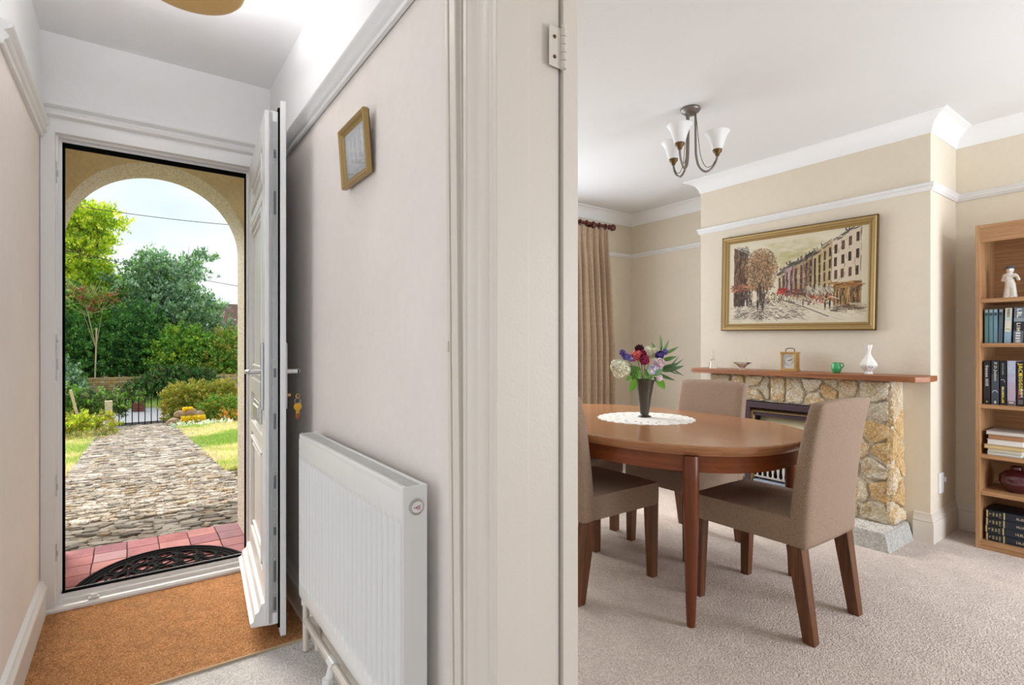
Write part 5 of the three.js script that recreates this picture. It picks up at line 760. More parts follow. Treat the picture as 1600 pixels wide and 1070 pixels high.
// ------------------------------------------------------------------ stone fireplace
function clipCell(poly, px, py, qx, qy) { // keep the side of poly nearer p than q
  const mx = (px + qx) / 2, my = (py + qy) / 2, nx = qx - px, ny = qy - py, out = [], side = (v) => (v[0] - mx) * nx + (v[1] - my) * ny;
  for (let i = 0; i < poly.length; i++) { const a = poly[i], b = poly[(i + 1) % poly.length], sa = side(a), sb = side(b); if (sa <= 0) out.push(a); if (sa * sb < 0) { const t = sa / (sa - sb); out.push([mix(a[0], b[0], t), mix(a[1], b[1], t)]); } }
  return out;
}
function stoneGeo(poly, proud, seed, mortar = 0.007) { // one hand-cut stone: uneven outline, domed rough face, in the (a, b) plane with depth along +c
  const r = rng(seed), cx = poly.reduce((s, v) => s + v[0], 0) / poly.length, cy = poly.reduce((s, v) => s + v[1], 0) / poly.length, ring = [];
  for (let i = 0; i < poly.length; i++) { const a = poly[i], b = poly[(i + 1) % poly.length], n = Math.max(1, Math.round(Math.hypot(b[0] - a[0], b[1] - a[1]) / 0.022)); for (let k = 0; k < n; k++) ring.push([mix(a[0], b[0], k / n), mix(a[1], b[1], k / n)]); }
  const n = ring.length, lev = [[0, 0.0, -0.012], [0, 0.0, 0.3], [0.003, 0.02, 0.75], [0.006, 0.08, 0.95], [0.006, 0.22, 1.0], [0.006, 0.4, 1.0], [0.006, 0.58, 1.0], [0.006, 0.78, 1.0]], pos = [], idx = [];
  const sm = ring.map((_, i) => { let x = 0, y = 0; for (let k = -1; k <= 1; k++) { const p = ring[(i + k + n) % n]; x += p[0]; y += p[1]; } return [x / 3 + (fbm3(x * 14, y * 14, seed, 2) - 0.5) * 0.014, y / 3 + (fbm3(y * 14 + 9, x * 14, seed, 2) - 0.5) * 0.014]; });
  lev.forEach(([ins, pull, z], L) => sm.forEach(([x, y]) => { const d = Math.hypot(x - cx, y - cy) || 1, k = Math.max(0.05, 1 - (mortar + ins) / d) * (1 - pull), X0 = cx + (x - cx) * k, Y0 = cy + (y - cy) * k, rough = L > 1 ? (fbm3(X0 * 22 + seed, Y0 * 22, seed * 0.7, 4) - 0.5) * 1.5 + (fbm3(X0 * 80, Y0 * 80, seed, 2) - 0.5) * 0.5 : 0, chip = L === 2 ? (r() - 0.5) * 0.15 : 0; pos.push(X0, Y0, L === 0 ? -0.012 : proud * clamp(z + rough + chip, 0.1, 1.7)); }));
  for (let L = 0; L < lev.length - 1; L++) for (let i = 0; i < n; i++) { const a = L * n + i, b = L * n + (i + 1) % n; idx.push(a, b, a + n, b, b + n, a + n); }
  const c = pos.length / 3; pos.push(cx, cy, proud * clamp(1.0 + (fbm3(cx * 22 + seed, cy * 22, seed * 0.7, 4) - 0.5) * 1.5, 0.3, 1.7)); for (let i = 0; i < n; i++) idx.push((lev.length - 1) * n + i, (lev.length - 1) * n + (i + 1) % n, c);
  const g = new THREE.BufferGeometry(); g.setAttribute('position', new THREE.Float32BufferAttribute(pos, 3)); g.setIndex(idx); return g;
}
{
  const XF = 3.608, z0 = -2.405, z1 = -1.215, top = 0.948, hz0 = -2.12, hz1 = -1.50, hTop = 0.762;
  const f = thing('fireplace_surround', 'rough cream and honey stone fireplace surround on the chimney breast', 'fireplace');
  add(f, 'mortar', [bx(XF, 3.79, 0.1, top, z0, hz0), bx(XF, 3.79, 0.1, top, hz1, z1), bx(XF, 3.79, hTop, top, hz0, hz1)], X.mortar);
  const r = rng(91); let seed = 1;
  const patch = (a0, a1, b0, b1, pts, place) => pts.forEach(([px, py], i) => { let poly = [[a0, b0], [a1, b0], [a1, b1], [a0, b1]]; pts.forEach(([qx, qy], j) => { if (j !== i && poly.length) poly = clipCell(poly, px, py, qx, qy); }); if (poly.length > 2) { const g = toCreasedNormals(stoneGeo(poly, 0.011 + 0.013 * r(), ++seed), 0.55); place(g); add(f, 'stone', boxUV(g), X.stones[Math.floor(r() * 5)]); } });
  const grid = (a0, a1, b0, b1, na, nb, j = 0.34) => { const p = []; for (let y = 0; y < nb; y++) for (let x = 0; x < na + (y % 2 ? 0 : 0); x++) p.push([mix(a0, a1, (x + 0.5 + (y % 2 ? 0.2 : -0.15) + (r() - 0.5) * j) / na), mix(b0, b1, (y + 0.5 + (r() - 0.5) * j) / nb)]); return p; };
  const front = (g) => g.applyMatrix4(new THREE.Matrix4().makeBasis(V(0, 0, 1), V(0, 1, 0), V(-1, 0, 0))).translate(XF, 0, 0);   // (a, b, c) -> (z, y, -x)
  // lintel course: a few tall stones between smaller ones
  patch(hz0, hz1, hTop, top, [[-2.05, 0.91], [-2.04, 0.81], [-1.97, 0.86], [-1.90, 0.86], [-1.76, 0.855], [-1.655, 0.9], [-1.63, 0.81], [-1.555, 0.86], [-1.52, 0.93]], front);
  patch(z0, hz0, 0.1, top, grid(z0, hz0, 0.1, top, 2, 6), front);
  patch(hz1, z1, 0.1, top, grid(hz1, z1, 0.1, top, 2, 7), front);
  const side = (g) => g.applyMatrix4(new THREE.Matrix4().makeBasis(V(1, 0, 0), V(0, 1, 0), V(0, 0, 1))).translate(0, 0, z1 - 0.005);
  patch(XF - 0.02, 3.785, 0.1, top, grid(XF - 0.02, 3.785, 0.1, top, 1, 8, 0.2), side);
}
{
  const h = thing('hearth', 'grey stone hearth slab with splayed edges under the fireplace', 'hearth');
  const P = (x0, x1, za, zb, y) => [[x0, y, za], [x1, y, za], [x1, y, zb], [x0, y, zb]];
  const b = P(3.40, 3.79, -2.47, -1.155, 0), t = P(3.418, 3.79, -2.445, -1.182, 0.096), pos = []; const quad = (a, c, d, e) => pos.push(...a, ...c, ...d, ...a, ...d, ...e);
  for (let i = 0; i < 4; i++) { const j = (i + 1) % 4; quad(b[j], b[i], t[i], t[j]); } quad(b[0], b[1], b[2], b[3]); quad(t[3], t[2], t[1], t[0]);
  const g = new THREE.BufferGeometry(); g.setAttribute('position', new THREE.Float32BufferAttribute(pos, 3)); g.computeVertexNormals();
  add(h, 'slab', g, mat('#c3c4c4', 0.85, { map: T.mortar, bumpMap: B.rough, bumpScale: 0.004 }));
  add(h, 'terrazzo_top', bx(3.424, 3.788, 0.0955, 0.099, -2.44, -1.19), mat('#ffffff', 0.8, { map: T.speck, bumpMap: B.rough, bumpScale: 0.004 }));
}
{
  const s = new THREE.Shape([[3.79, -1.05], [3.66, -1.04], [3.60, -1.03], [3.53, -1.075], [3.525, -1.1], [3.525, -2.5], [3.53, -2.52], [3.60, -2.565], [3.66, -2.56], [3.79, -2.56]].map(([x, z]) => new THREE.Vector2(x, -z)));
  const g = bevelled(s, 0.032, 0.003).rotateX(-Math.PI / 2).translate(0, 0.948, 0);
  tag(add(scene, 'mantel_shelf', boxUV(g, 'z'), X.mantel), 'polished brown wooden mantel shelf above the stone fireplace', 'shelf');
}
{ // gas fire
  const g = thing('gas_fire', 'dark framed gas fire set in the stone fireplace', 'fire'), plum = mat('#4b3a42', 0.45, { metalness: 0.2 }), x = 3.585;
  for (const [a, b, c, d] of [[-2.115, -1.505, 0.715, 0.757], [-2.115, -2.075, 0.1, 0.715], [-1.545, -1.505, 0.1, 0.715]]) add(g, 'outer_frame', rb(x, x + 0.05, c, d, a, b, 0.004), plum);
  for (const [a, b, c, d] of [[-2.075, -1.545, 0.688, 0.715], [-2.075, -2.05, 0.12, 0.69], [-1.57, -1.545, 0.12, 0.69]]) add(g, 'brass_trim', molding([[0, 0], [0, 0.02], [0.012, 0.012], [0.02, 0]], b - a > 0.1 ? [x + 0.03, c, a] : [x + 0.03, c, a], b - a > 0.1 ? [x + 0.03, c, b] : [x + 0.03, d, a], b - a > 0.1 ? [0, 1, 0] : [0, 0, 1], [-1, 0, 0]), mat('#9a8158', 0.25, { metalness: 0.8 }));
  add(g, 'inner_frame', [bx(x + 0.02, x + 0.05, 0.66, 0.69, -2.05, -1.57)], plum);
  add(g, 'firebox', [bx(3.76, 3.775, 0.1, 0.76, -2.11, -1.51), bx(x + 0.05, 3.77, 0.1, 0.755, -2.11, -2.09), bx(x + 0.05, 3.77, 0.1, 0.755, -1.53, -1.51), bx(x + 0.05, 3.77, 0.74, 0.755, -2.11, -1.51)], X.black);
  const hood = new THREE.BoxGeometry(0.012, 0.2, 0.47).rotateZ(-0.5).translate(x + 0.06, 0.585, -1.81); add(g, 'hood', hood, mat('#e2d9b2', 0.35));
  add(g, 'canopy_side', [bx(x + 0.03, x + 0.12, 0.4, 0.66, -2.055, -2.04), bx(x + 0.03, x + 0.12, 0.4, 0.66, -1.58, -1.565)], X.black);
  for (const y of [0.36, 0.225]) add(g, 'grate_rail', rb(x + 0.015, x + 0.035, y, y + 0.014, -2.05, -1.57, 0.004), X.chrome);
  for (let k = 0; k < 13; k++) add(g, 'baluster', lathe([[0, 0.239], [0.009, 0.239], [0.005, 0.25], [0.008, 0.275], [0.01, 0.295], [0.006, 0.32], [0.005, 0.345], [0.009, 0.36], [0, 0.36]], 14).translate(x + 0.025, 0, -2.03 + k * 0.037), mat('#dcd8d2', 0.3, { metalness: 0.3 }));
  add(g, 'ash_tray', rb(x + 0.0, x + 0.12, 0.1, 0.21, -2.05, -1.57, 0.006), mat('#8f99a6', 0.7, { bumpMap: B.rough, bumpScale: 0.006 }));
  const r = rng(95); for (let k = 0; k < 26; k++) { const s = 0.022 + r() * 0.014, q = new THREE.DodecahedronGeometry(s, 0).rotateX(r() * 3).rotateY(r() * 3).translate(x + 0.07 + r() * 0.06, 0.23 + (k % 3) * 0.035, -2.03 + (k / 26) * 0.44); add(g, 'coal', q, k % 2 ? mat('#2a2a2c', 0.9) : mat('#4d4a48', 0.9)); }
}
// ------------------------------------------------------------------ on the mantel shelf (its top is at 0.98)
const MY = 0.9803;
{
  const v = thing('glass_bell', 'small clear glass bell at the curtain end of the mantel', 'glass bell', [3.67, MY, -2.425]);
  add(v, 'bell', lathe([[0.034, 0], [0.034, 0.004], [0.028, 0.03], [0.022, 0.055], [0.014, 0.068], [0, 0.072], [0, 0.066], [0.011, 0.062], [0.019, 0.05], [0.025, 0.028], [0.031, 0]], 32), X.glass);
  add(v, 'handle', lathe([[0, 0.072], [0.007, 0.075], [0.004, 0.085], [0.007, 0.1], [0.004, 0.118], [0.005, 0.13], [0, 0.136]], 16), X.glass);
}
{
  const v = thing('glass_dish', 'clear cut glass star dish with a tall loop handle on the mantel', 'glass dish', [3.665, MY, -2.18]), pts = 5;
  const pos = [], idx = [], n = 40, R = (i) => { const a = (i / n * pts) % 1; return 0.5 + 0.5 * Math.abs(a * 2 - 1); };
  const lev = [[0.024, 0, 0], [0.022, 0.004, 0], [0.02, 0.012, 0.1], [0.032, 0.03, 0.5], [0.058, 0.05, 1], [0.056, 0.052, 1], [0.028, 0.034, 0.5], [0.012, 0.018, 0]];
  lev.forEach(([r0, y, k]) => { for (let i = 0; i < n; i++) { const a = i / n * 6.2832, q = r0 * mix(1, 0.6 + 0.55 * R(i), k); pos.push(q * Math.cos(a), y, q * Math.sin(a)); } });
  for (let j = 0; j < lev.length - 1; j++) for (let i = 0; i < n; i++) { const a = j * n + i, b = j * n + (i + 1) % n; idx.push(a, a + n, b, b, a + n, b + n); }
  const c = pos.length / 3; pos.push(0, 0, 0, 0, 0.017, 0); for (let i = 0; i < n; i++) { idx.push(c, i, (i + 1) % n, c + 1, (lev.length - 1) * n + (i + 1) % n, (lev.length - 1) * n + i); }
  const g = new THREE.BufferGeometry(); g.setAttribute('position', new THREE.Float32BufferAttribute(pos, 3)); g.setIndex(idx); add(v, 'bowl', toCreasedNormals(g, 0.4), X.glass);
  add(v, 'handle', [tube([[0, 0.05, -0.045], [0, 0.085, -0.028], [0, 0.112, -0.006], [0, 0.122, 0.008], [0, 0.112, 0.02], [0, 0.085, 0.03], [0, 0.052, 0.04]], 0.0035, 30, 8)], X.glass);
}
{ // carriage clock
  const c = thing('carriage_clock', 'brass carriage clock with white dial on the mantel', 'clock', [3.668, MY, -1.83], -Math.PI / 2 + 0.12), w = 0.05, d = 0.04;
  add(c, 'base', [rb(-w, w, 0.006, 0.018, -d, d, 0.002), rb(-w * 1.06, w * 1.06, 0.0, 0.008, -d * 1.06, d * 1.06, 0.002)], X.brass);
  add(c, 'top', [rb(-w, w, 0.118, 0.126, -d, d, 0.002), rb(-w * 1.06, w * 1.06, 0.125, 0.131, -d * 1.06, d * 1.06, 0.002)], X.brass);
  for (const sx of [-1, 1]) for (const sz of [-1, 1]) add(c, 'column', rb(sx * w * 0.86 - 0.005, sx * w * 0.86 + 0.005, 0.016, 0.12, sz * d * 0.84 - 0.005, sz * d * 0.84 + 0.005, 0.001), X.brass);
  add(c, 'case_side', [rb(-w * 0.9, -w * 0.82, 0.017, 0.119, -d * 0.8, d * 0.8, 0.001), rb(w * 0.82, w * 0.9, 0.017, 0.119, -d * 0.8, d * 0.8, 0.001), bx(-w * 0.82, w * 0.82, 0.017, 0.119, -d * 0.85, -d * 0.75)], mat('#b98f50', 0.4, { metalness: 0.5 }));
  const dial = new THREE.PlaneGeometry(0.075, 0.1).translate(0, 0.068, d * 0.66); dial.userData.uvDone = true;
  add(c, 'dial', dial, mat('#ffffff', 0.5, { map: canvasTex(192, 256, (q) => { q.fillStyle = '#e6e6e0'; q.fillRect(0, 0, 192, 256); q.translate(96, 118); q.strokeStyle = '#2b2b30'; q.fillStyle = '#2b2b30'; q.font = 'bold 20px serif'; q.textAlign = 'center'; q.textBaseline = 'middle'; ['XII', 'I', 'II', 'III', 'IIII', 'V', 'VI', 'VII', 'VIII', 'IX', 'X', 'XI'].forEach((t, i) => { const a = i * Math.PI / 6; q.save(); q.rotate(a); q.fillText(t, 0, -70); q.restore(); }); q.lineWidth = 2; q.beginPath(); q.arc(0, 0, 84, 0, 7); q.stroke(); }) }));
  const hand = (a, l, w2) => rb(-w2, w2, -0.006, l, 0, 0.0012, 0.0005).rotateZ(a).translate(0, 0.0725, d * 0.67);
  add(c, 'hand', hand(-1.15, 0.026, 0.0014), X.black); add(c, 'hand', hand(-1.45, 0.017, 0.0017), X.black);
  add(c, 'glass', bx(-w * 0.8, w * 0.8, 0.018, 0.118, d * 0.86, d * 0.9), X.pane);
  add(c, 'handle', tube([[-0.028, 0.129, 0], [-0.028, 0.146, 0], [-0.02, 0.154, 0], [0.02, 0.154, 0], [0.028, 0.146, 0], [0.028, 0.129, 0]], 0.0028, 30, 8), X.oldBrass);
}
{
  const j = thing('green_jug', 'small bright green round pottery jug on the mantel', 'jug', [3.66, MY, -1.533]), m = mat('#3fae6d', 0.3, { clearcoat: 0.5, bumpMap: B.rough, bumpScale: 0.001 });
  add(j, 'body', lathe([[0, 0], [0.017, 0], [0.02, 0.004], [0.028, 0.018], [0.031, 0.032], [0.027, 0.048], [0.021, 0.056], [0.025, 0.066], [0.023, 0.066], [0.018, 0.056], [0.024, 0.046], [0.027, 0.032], [0.02, 0.01], [0, 0.006]], 32), m);
  add(j, 'handle', tube([[0, 0.06, 0.022], [0, 0.062, 0.036], [0, 0.048, 0.042], [0, 0.032, 0.032]], 0.0035, 20, 8), m);
}
{
  const v = thing('porcelain_vase', 'white faceted porcelain bottle vase with small blue flowers', 'vase', [3.66, MY, -1.352], 0.2);
  const g = new THREE.LatheGeometry([[0, 0], [0.022, 0], [0.024, 0.006], [0.019, 0.014], [0.03, 0.028], [0.044, 0.045], [0.047, 0.056], [0.042, 0.07], [0.026, 0.095], [0.014, 0.118], [0.012, 0.128], [0.014, 0.145], [0.022, 0.178], [0.02, 0.178], [0.01, 0.14], [0, 0.13]].map((p) => new THREE.Vector2(...p)), 8);
  const blossoms = canvasTex(512, 512, (c) => { const r = rng(97); c.fillStyle = '#f2efe8'; c.fillRect(0, 0, 512, 512); for (let k = 0; k < 8; k++) for (let i = 0; i < 10; i++) { const x = k * 64 + 32 + (r() - 0.5) * 44, y = 512 - (110 + r() * 90); c.fillStyle = r() > 0.4 ? '#6f78b8' : '#7f9a6a'; for (let p = 0; p < 4; p++) { c.beginPath(); c.arc(x + 3 * Math.cos(p * 1.57), y + 4 * Math.sin(p * 1.57), 2.6, 0, 7); c.fill(); } } for (let i = 0; i < 16; i++) { c.fillStyle = i % 2 ? '#7a82bc' : '#86a06f'; c.beginPath(); c.arc((i * 32) % 512, 512 - 360 - (i % 3) * 10, 4, 0, 7); c.fill(); } });
  const cg = toCreasedNormals(g, 0.3); cg.userData.uvDone = true; add(v, 'body', cg, mat('#ffffff', 0.2, { map: blossoms, clearcoat: 0.6 }));
}
// ------------------------------------------------------------------ bookcase
const BX0 = 3.917, BX1 = 4.228, BZ0 = -0.906, BZ1 = -0.13, shelfY = [1.42, 1.168, 0.821, 0.537, 0.328];
{
  const b = thing('bookcase', 'tall oak veneered bookcase in the alcove', 'bookcase');
  add(b, 'side', rb(BX0, BX1, 0, 1.84, BZ0, BZ0 + 0.02, 0.001), X.oak); add(b, 'side', rb(BX0, BX1, 0, 1.84, BZ1 - 0.02, BZ1, 0.001), X.oak);
  add(b, 'back', bx(BX1, BX1 + 0.006, 0.0, 1.84, BZ0, BZ1), X.oakShelf);
  add(b, 'top', rb(BX0 + 0.001, BX1, 1.82, 1.839, BZ0 + 0.02, BZ1 - 0.02, 0.001), X.oakShelf); add(b, 'cornice_board', rb(BX0 + 0.001, BX0 + 0.019, 1.74, 1.82, BZ0 + 0.02, BZ1 - 0.02, 0.001), X.oakShelf);
  for (const y of shelfY) add(b, 'shelf', rb(BX0 + 0.006, BX1, y - 0.022, y, BZ0 + 0.02, BZ1 - 0.02, 0.001), X.oakShelf);
  add(b, 'shelf', rb(BX0 + 0.002, BX1, 0.026, 0.046, BZ0 + 0.02, BZ1 - 0.02, 0.001), X.oakShelf); add(b, 'plinth', rb(BX0 + 0.006, BX0 + 0.022, 0, 0.027, BZ0 + 0.02, BZ1 - 0.02, 0.001), X.oakShelf);
}
const spineTex = (w, h, draw) => canvasTex(w, h, draw), vtext = (c, s, x, y, size, col, font = 'sans-serif', bold = 'bold') => { c.save(); c.translate(x, y); c.rotate(Math.PI / 2); c.fillStyle = col; c.font = `${bold} ${size}px ${font}`; c.textBaseline = 'middle'; c.fillText(s, 0, 0); c.restore(); };
// worn lettering too small to read in the photograph: uneven strokes along the spine
const worn = (c, x, y, size, len, col, seed, thick = 0.16) => { const r = rng(seed); c.fillStyle = col; for (let t = 0; t < len;) { const l = size * (0.3 + 0.35 * r()), k = Math.floor(r() * 3); c.fillRect(x - size / 2, y + t, size * (0.75 + 0.25 * r()), size * thick); if (k) c.fillRect(x - size / 2 + (k > 1 ? size * 0.4 : 0), y + t, size * thick * 1.2, l); if (k !== 1) c.fillRect(x - size / 2, y + t + l - size * thick, size * 0.9, size * thick); t += l + size * 0.16; } };
function book(label, z, y, th, h, dep, xf, cover, draw, lean = 0, group) { // upright, spine towards the room
  const b = thing('book', label, 'book', [xf, y, z], 0, group), cm = mat(cover, 0.45);
  b.rotation.x = lean;
  add(b, 'cover', [rb(0, dep, 0, h, 0, 0.0025, 0.0008, 1), rb(0, dep, 0, h, th - 0.0025, th, 0.0008, 1), rb(0, 0.004, 0, h, 0, th, 0.0015, 2)], cm);
  add(b, 'pages', bx(0.004, dep - 0.004, 0.003, h - 0.003, 0.0025, th - 0.0025), X.paper);
  if (draw) { const g = new THREE.PlaneGeometry(th * 0.96, h * 0.99).rotateY(-Math.PI / 2).translate(-0.0006, h / 2, th / 2); g.userData.uvDone = true; add(b, 'spine_print', g, mat('#ffffff', 0.45, { map: spineTex(96, Math.round(96 * h / th / 1.3), draw) })); }
  return b;
}
{
  const G = 'upright books on the upper book shelf';
  const y = 1.1685, xf = 3.965; let z = BZ0 + 0.03;
  const up2 = (th, h, label, cover, draw, lean = 0, gap = 0.003) => { book(label, z, y, th, h, 0.15, xf, cover, draw, lean, G); z += th + gap; };
  const plain = (base, dark) => (c, w, h) => { const r = rng(th0++); c.fillStyle = base; c.fillRect(0, 0, w, h); for (let i = 0; i < 160; i++) { c.fillStyle = r() > 0.5 ? dark : 'rgba(225,235,235,.35)'; c.globalAlpha = 0.25; c.fillRect(r() * w, r() * h, 4 + r() * 20, 3 + r() * 12); } c.globalAlpha = 1; c.fillStyle = 'rgba(40,46,52,.75)'; c.fillRect(10, h * 0.11, w - 20, h * 0.08); c.fillStyle = 'rgba(225,225,222,.5)'; c.fillRect(10, h * 0.02, w - 20, h * 0.07); }; let th0 = 600;
  up2(0.0165, 0.193, 'green blue paperback closest to the bookcase side on the upper book shelf', '#5d7f80', plain('#5f8586', '#3f6163'));
  up2(0.0165, 0.193, 'second green blue paperback from the side on the upper book shelf', '#5f8392', plain('#6a93a0', '#4a6f80'));
  up2(0.0165, 0.193, 'third green blue paperback from the side on the upper book shelf', '#65889a', plain('#7096a8', '#4f7286'));
  up2(0.017, 0.193, 'dull slate grey paperback between the pale books on the upper book shelf', '#4a5a66', plain('#526470', '#38464f'), 0.02, 0.007);
  up2(0.028, 0.196, 'cream and sky blue book with black lettering on the upper book shelf', '#9fb4bf', (c, w, h) => { c.fillStyle = '#d9d6c2'; c.fillRect(0, 0, w, h); c.fillStyle = '#8fb0c4'; c.fillRect(0, h * 0.68, w, h * 0.32); c.fillStyle = '#c3cdc8'; c.fillRect(0, h * 0.25, w, h * 0.12); worn(c, w * 0.52, h * 0.03, 50, h * 0.18, '#20242a', 701); c.strokeStyle = '#2c3338'; c.lineWidth = 6; c.beginPath(); c.moveTo(14, h * 0.62); c.quadraticCurveTo(w * 0.5, h * 0.56, w - 12, h * 0.64); c.stroke(); }, 0.03, 0.009);
  up2(0.042, 0.198, 'thick black book with large white lettering on the upper book shelf', '#24262b', (c, w, h) => { c.fillStyle = '#25272c'; c.fillRect(0, 0, w, h); c.fillStyle = '#6d7a85'; c.fillRect(0, 0, w, h * 0.3); c.fillStyle = '#8d99a2'; c.fillRect(0, h * 0.3, w, h * 0.1); c.fillStyle = '#5f6c76'; c.fillRect(0, h * 0.66, w, h * 0.34); worn(c, w * 0.55, h * 0.04, 50, h * 0.2, '#f0efe8', 702); worn(c, w * 0.5, h * 0.44, 40, h * 0.17, '#efe9d2', 703); worn(c, w * 0.5, h * 0.7, 54, h * 0.25, '#e3e4e2', 704); }, 0.03, 0.006);
  up2(0.03, 0.185, 'dark brown book at the frame edge of the upper book shelf', '#3c302b', plain('#43362f', '#241b17'));
}
{
  const G = 'upright books on the middle shelf', y = 0.8215, xf = 3.955; let z = BZ0 + 0.028;
  const up2 = (th, h, label, cover, draw, gap = 0.005, lean = 0) => { book(label, z, y, th, h, 0.16, xf, cover, draw, lean, G); z += th + gap; };
  up2(0.028, 0.247, 'black hardback with white author name closest to the bookcase side, middle shelf', '#17171b', (c, w, h) => { c.fillStyle = '#1a191d'; c.fillRect(0, 0, w, h); c.fillStyle = '#2b2329'; c.fillRect(0, h * 0.55, w, h * 0.3); vtext(c, 'Susan Hill', w * 0.5, h * 0.1, 62, '#e9e8e4', 'serif'); c.fillStyle = '#c9c9c6'; c.beginPath(); c.arc(w / 2, h * 0.95, 12, 0, 7); c.fill(); });
  up2(0.032, 0.246, 'slate blue hardback with a pale swirl on its spine, middle shelf', '#3b434d', (c, w, h) => { c.fillStyle = '#46505b'; c.fillRect(0, 0, w, h); c.fillStyle = '#2a3038'; c.fillRect(0, 0, w, h * 0.3); vtext(c, 'P.D.James', w * 0.55, h * 0.02, 50, '#d9d9c6', 'serif'); c.strokeStyle = '#c9d3da'; c.lineWidth = 9; c.beginPath(); c.arc(w * 0.5, h * 0.74, w * 0.36, Math.PI * 1.05, Math.PI * 1.95); c.stroke(); c.fillStyle = '#e6e6e2'; c.fillRect(w * 0.4, h * 0.92, w * 0.25, h * 0.06); });
  up2(0.025, 0.244, 'thin black hardback with gold lettering, third upright on the middle shelf', '#1b1c20', (c, w, h) => { c.fillStyle = '#1f2227'; c.fillRect(0, 0, w, h); worn(c, w * 0.5, h * 0.04, 28, h * 0.26, '#9fb0a4', 705); c.strokeStyle = '#dfe3e3'; c.lineWidth = 7; c.beginPath(); c.moveTo(10, h * 0.43); c.quadraticCurveTo(w * 0.7, h * 0.38, w * 0.8, h * 0.48); c.stroke(); worn(c, w * 0.5, h * 0.58, 42, h * 0.16, '#e6d9a0', 706, 0.22); worn(c, w * 0.5, h * 0.76, 40, h * 0.18, '#e9cf58', 707, 0.24); });
  up2(0.034, 0.248, 'lavender and pink hardback, middle shelf', '#b9b2c9', (c, w, h) => { const r = rng(88); c.fillStyle = '#a9a8c2'; c.fillRect(0, 0, w, h); c.fillStyle = '#a8b9cc'; c.fillRect(0, 0, w, h * 0.28); for (let i = 0; i < 300; i++) { const yy = r(); c.fillStyle = yy > 0.55 ? 'rgba(206,170,178,.35)' : 'rgba(190,190,212,.3)'; c.fillRect(r() * w, yy * h * 0.9, 20 + r() * 30, 4 + r() * 8); } c.fillStyle = '#6a6266'; c.fillRect(0, h * 0.905, w, h * 0.095); c.fillStyle = '#ddd6d2'; c.fillRect(18, h * 0.925, w - 36, h * 0.03); });
  up2(0.031, 0.243, 'black thriller with bold yellow author name, middle shelf', '#1b1d1f', (c, w, h) => { c.fillStyle = '#1d2022'; c.fillRect(0, 0, w, h); vtext(c, 'JACK', w * 0.5, h * 0.03, 74, '#e8cd46'); vtext(c, 'HIGGINS', w * 0.5, h * 0.25, 66, '#e8cd46'); worn(c, w * 0.7, h * 0.62, 34, h * 0.18, '#e8e4dc', 708, 0.22); worn(c, w * 0.32, h * 0.62, 26, h * 0.2, '#c9574a', 709, 0.2); c.fillStyle = '#6d5f62'; c.fillRect(16, h * 0.86, w - 32, h * 0.1); });
  up2(0.03, 0.24, 'teal hardback at the frame edge of the middle shelf', '#1f4453', (c, w, h) => { c.fillStyle = '#22495a'; c.fillRect(0, 0, w, h); c.fillStyle = '#3c7288'; c.fillRect(0, h * 0.5, 20, h * 0.4); });
}
{ // lying stack
  const G = 'stacked books lying on the shelf above the maroon pot', x0 = 3.945; let y = 0.5375;
  const lie = (label, t, zo, wz, dx, cover, page, xo = 0) => { const b = thing('book', label, 'book', [x0 + xo, y, -0.862 + zo], 0, G); add(b, 'cover', [rb(0, dx, 0, 0.0022, 0, wz, 0.0008, 1), rb(0, dx, t - 0.0022, t, 0, wz, 0.0008, 1), rb(dx - 0.003, dx, 0, t, 0, wz, 0.001, 1)], mat(cover, 0.5)); add(b, 'pages', bx(0.003, dx - 0.003, 0.0022, t - 0.0022, 0.003, wz - 0.003), mat(page, 0.9)); y += t + 0.0004; };
  lie('pale blue bound booklet at the bottom of the lying stack', 0.017, 0.0, 0.145, 0.2, '#b9c7c9', '#e2e5dd');
  lie('cream booklet second from the bottom of the lying stack', 0.018, 0.001, 0.147, 0.2, '#e3dec9', '#ece7d6');
  lie('tan edged wide book in the middle of the lying stack', 0.022, -0.012, 0.175, 0.21, '#b79a6a', '#d7c08f', -0.01);
  lie('thick white paged book above the tan one in the lying stack', 0.03, 0.0, 0.152, 0.2, '#d9d5cc', '#eceae4');
  lie('brown bound book second from the top of the lying stack', 0.026, 0.003, 0.152, 0.2, '#9a6f4f', '#b98a63');
  lie('grey covered book on top of the lying stack', 0.02, -0.004, 0.165, 0.21, '#b9b3ac', '#dcd8d2', -0.006);
}
{
  const p = thing('maroon_pot', 'round glossy maroon pottery pot on the shelf', 'pot', [4.05, 0.3285, -0.755]);
  add(p, 'body', lathe([[0, 0], [0.04, 0], [0.046, 0.006], [0.066, 0.03], [0.078, 0.058], [0.074, 0.088], [0.055, 0.112], [0.032, 0.123], [0.026, 0.13], [0.029, 0.14], [0.03, 0.144], [0.024, 0.144], [0.02, 0.13], [0, 0.12]], 48), mat('#4a1220', 0.16, { clearcoat: 0.8, clearcoatRoughness: 0.06 }));
}
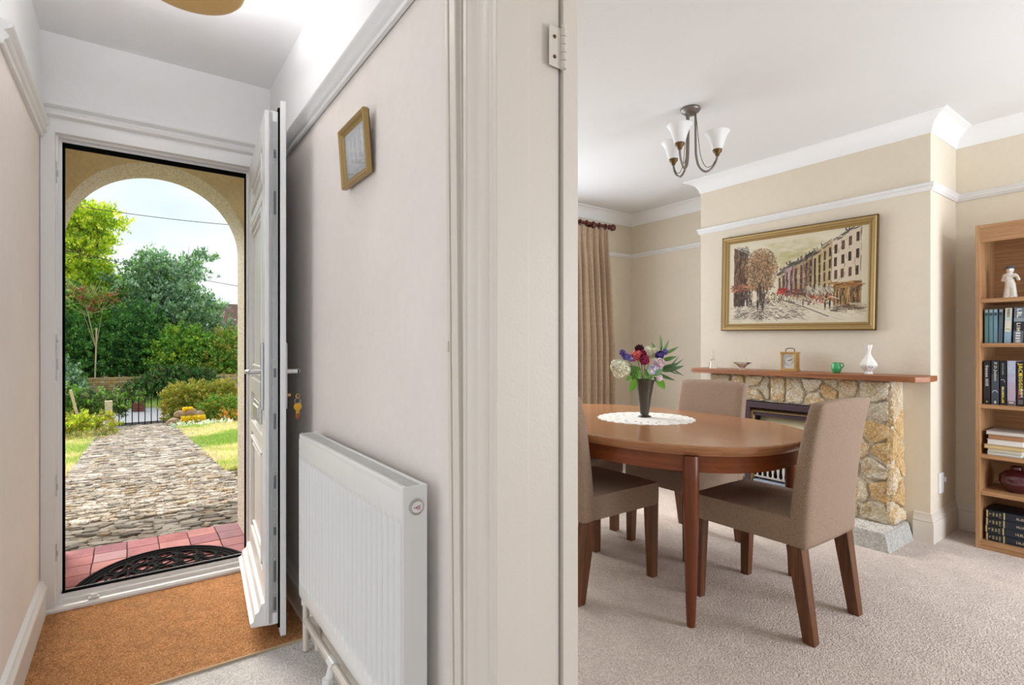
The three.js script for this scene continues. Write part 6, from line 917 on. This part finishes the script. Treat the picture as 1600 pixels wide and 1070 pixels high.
{ // four matching dark volumes lying flat
  const names = ['bottom', 'second from the bottom', 'third from the bottom', 'top'];
  for (let k = 0; k < 4; k++) {
    const t = 0.0425, b = thing('encyclopedia_volume', `navy volume with gold bands, ${names[k]} of the four lying volumes`, 'book', [3.96 + (k % 2) * 0.004, 0.0465 + k * (t + 0.0006), -0.872 - (k === 1 ? 0.004 : 0)], 0, 'four gold banded navy volumes'), L = 0.27;
    add(b, 'cover', [rb(0, 0.2, 0, 0.003, 0, L, 0.001, 1), rb(0, 0.2, t - 0.003, t, 0, L, 0.001, 1), rb(0, 0.006, 0, t, 0, L, 0.003, 2)], mat('#1a2230', 0.4));
    add(b, 'pages', bx(0.006, 0.195, 0.003, t - 0.003, 0.004, L - 0.004), X.paper);
    const g = new THREE.PlaneGeometry(L * 0.985, t * 0.92).rotateY(-Math.PI / 2).translate(-0.0006, t / 2, L / 2); g.userData.uvDone = true;
    add(b, 'spine_print', g, mat('#ffffff', 0.42, { map: canvasTex(640, 96, (c, w, h) => { c.fillStyle = '#1c2634'; c.fillRect(0, 0, w, h); c.fillStyle = '#141a22'; c.fillRect(24, 0, 150, h); c.fillStyle = '#c9b98a'; c.fillRect(6, 0, 16, h); c.fillRect(180, 0, 15, h); [26, 46, 40, 58].forEach((l, i) => worn(c, 46 + i * 34, (h - l) / 2, 22, l, '#c9b98a', 720 + i)); c.save(); c.translate(310, h / 2); c.rotate(-Math.PI / 2); worn(c, 0, 0, 34, 84, '#cdbd92', 730 + k); c.restore(); c.fillStyle = '#c9b98a'; if (k === 3) c.fillRect(440, 20, 14, 56); }) }));
  }
}
{ // white figurine
  const f = thing('figurine', 'white glazed figurine of a standing person in a dark cap', 'figurine', [4.03, 1.4205, -0.78], -Math.PI / 2);
  const bones = [[[-0.014, 0.0, 0], [-0.009, 0.08, 0], 0.018, 0.014, 0.9], [[0.014, 0.0, 0], [0.009, 0.08, 0], 0.018, 0.014, 0.9], [[0, 0.07, 0], [0, 0.1, 0], 0.019, 0.018, 0.75], [[-0.008, 0.1, 0], [-0.008, 0.125, 0], 0.018, 0.021, 0.7], [[-0.022, 0.13, 0], [0.018, 0.13, 0], 0.011, 0.011], [[0, 0.135, 0], [0, 0.15, 0.002], 0.008, 0.008], [[0, 0.16, 0.002], [0, 0.165, 0.004], 0.0175, 0.0175], [[-0.024, 0.13, 0], [-0.03, 0.106, 0.008], 0.008, 0.0065], [[-0.03, 0.106, 0.008], [-0.008, 0.115, 0.022], 0.0065, 0.0055], [[0.022, 0.13, 0], [0.036, 0.105, 0.006], 0.008, 0.0065], [[0.036, 0.105, 0.006], [0.034, 0.122, 0.02], 0.0065, 0.0055], [[-0.008, 0.117, 0.024], [0.034, 0.124, 0.022], 0.004, 0.003], [[-0.015, 0.0, 0.02], [-0.012, 0.004, 0.03], 0.011, 0.009], [[0.015, 0.0, 0.02], [0.012, 0.004, 0.03], 0.011, 0.009], [[0, 0.163, 0.02], [0, 0.16, 0.023], 0.003, 0.003]];
  add(f, 'body', sdfMesh(bones, 74, [-0.06, -0.012, -0.06], [0.06, 0.2, 0.06], 0.006).translate(0, 0.0, 0), mat('#ece6da', 0.25, { clearcoat: 0.5 }));
  add(f, 'cap', [new THREE.SphereGeometry(0.0195, 24, 14, 0, 7, 0, 1.45).scale(1, 0.8, 1).translate(0, 0.172, 0.002), lathe([[0.016, 0.171], [0.027, 0.168], [0.028, 0.17], [0.016, 0.175]], 24)], mat('#5d6870', 0.35));
}

renderer.render(scene, camera);
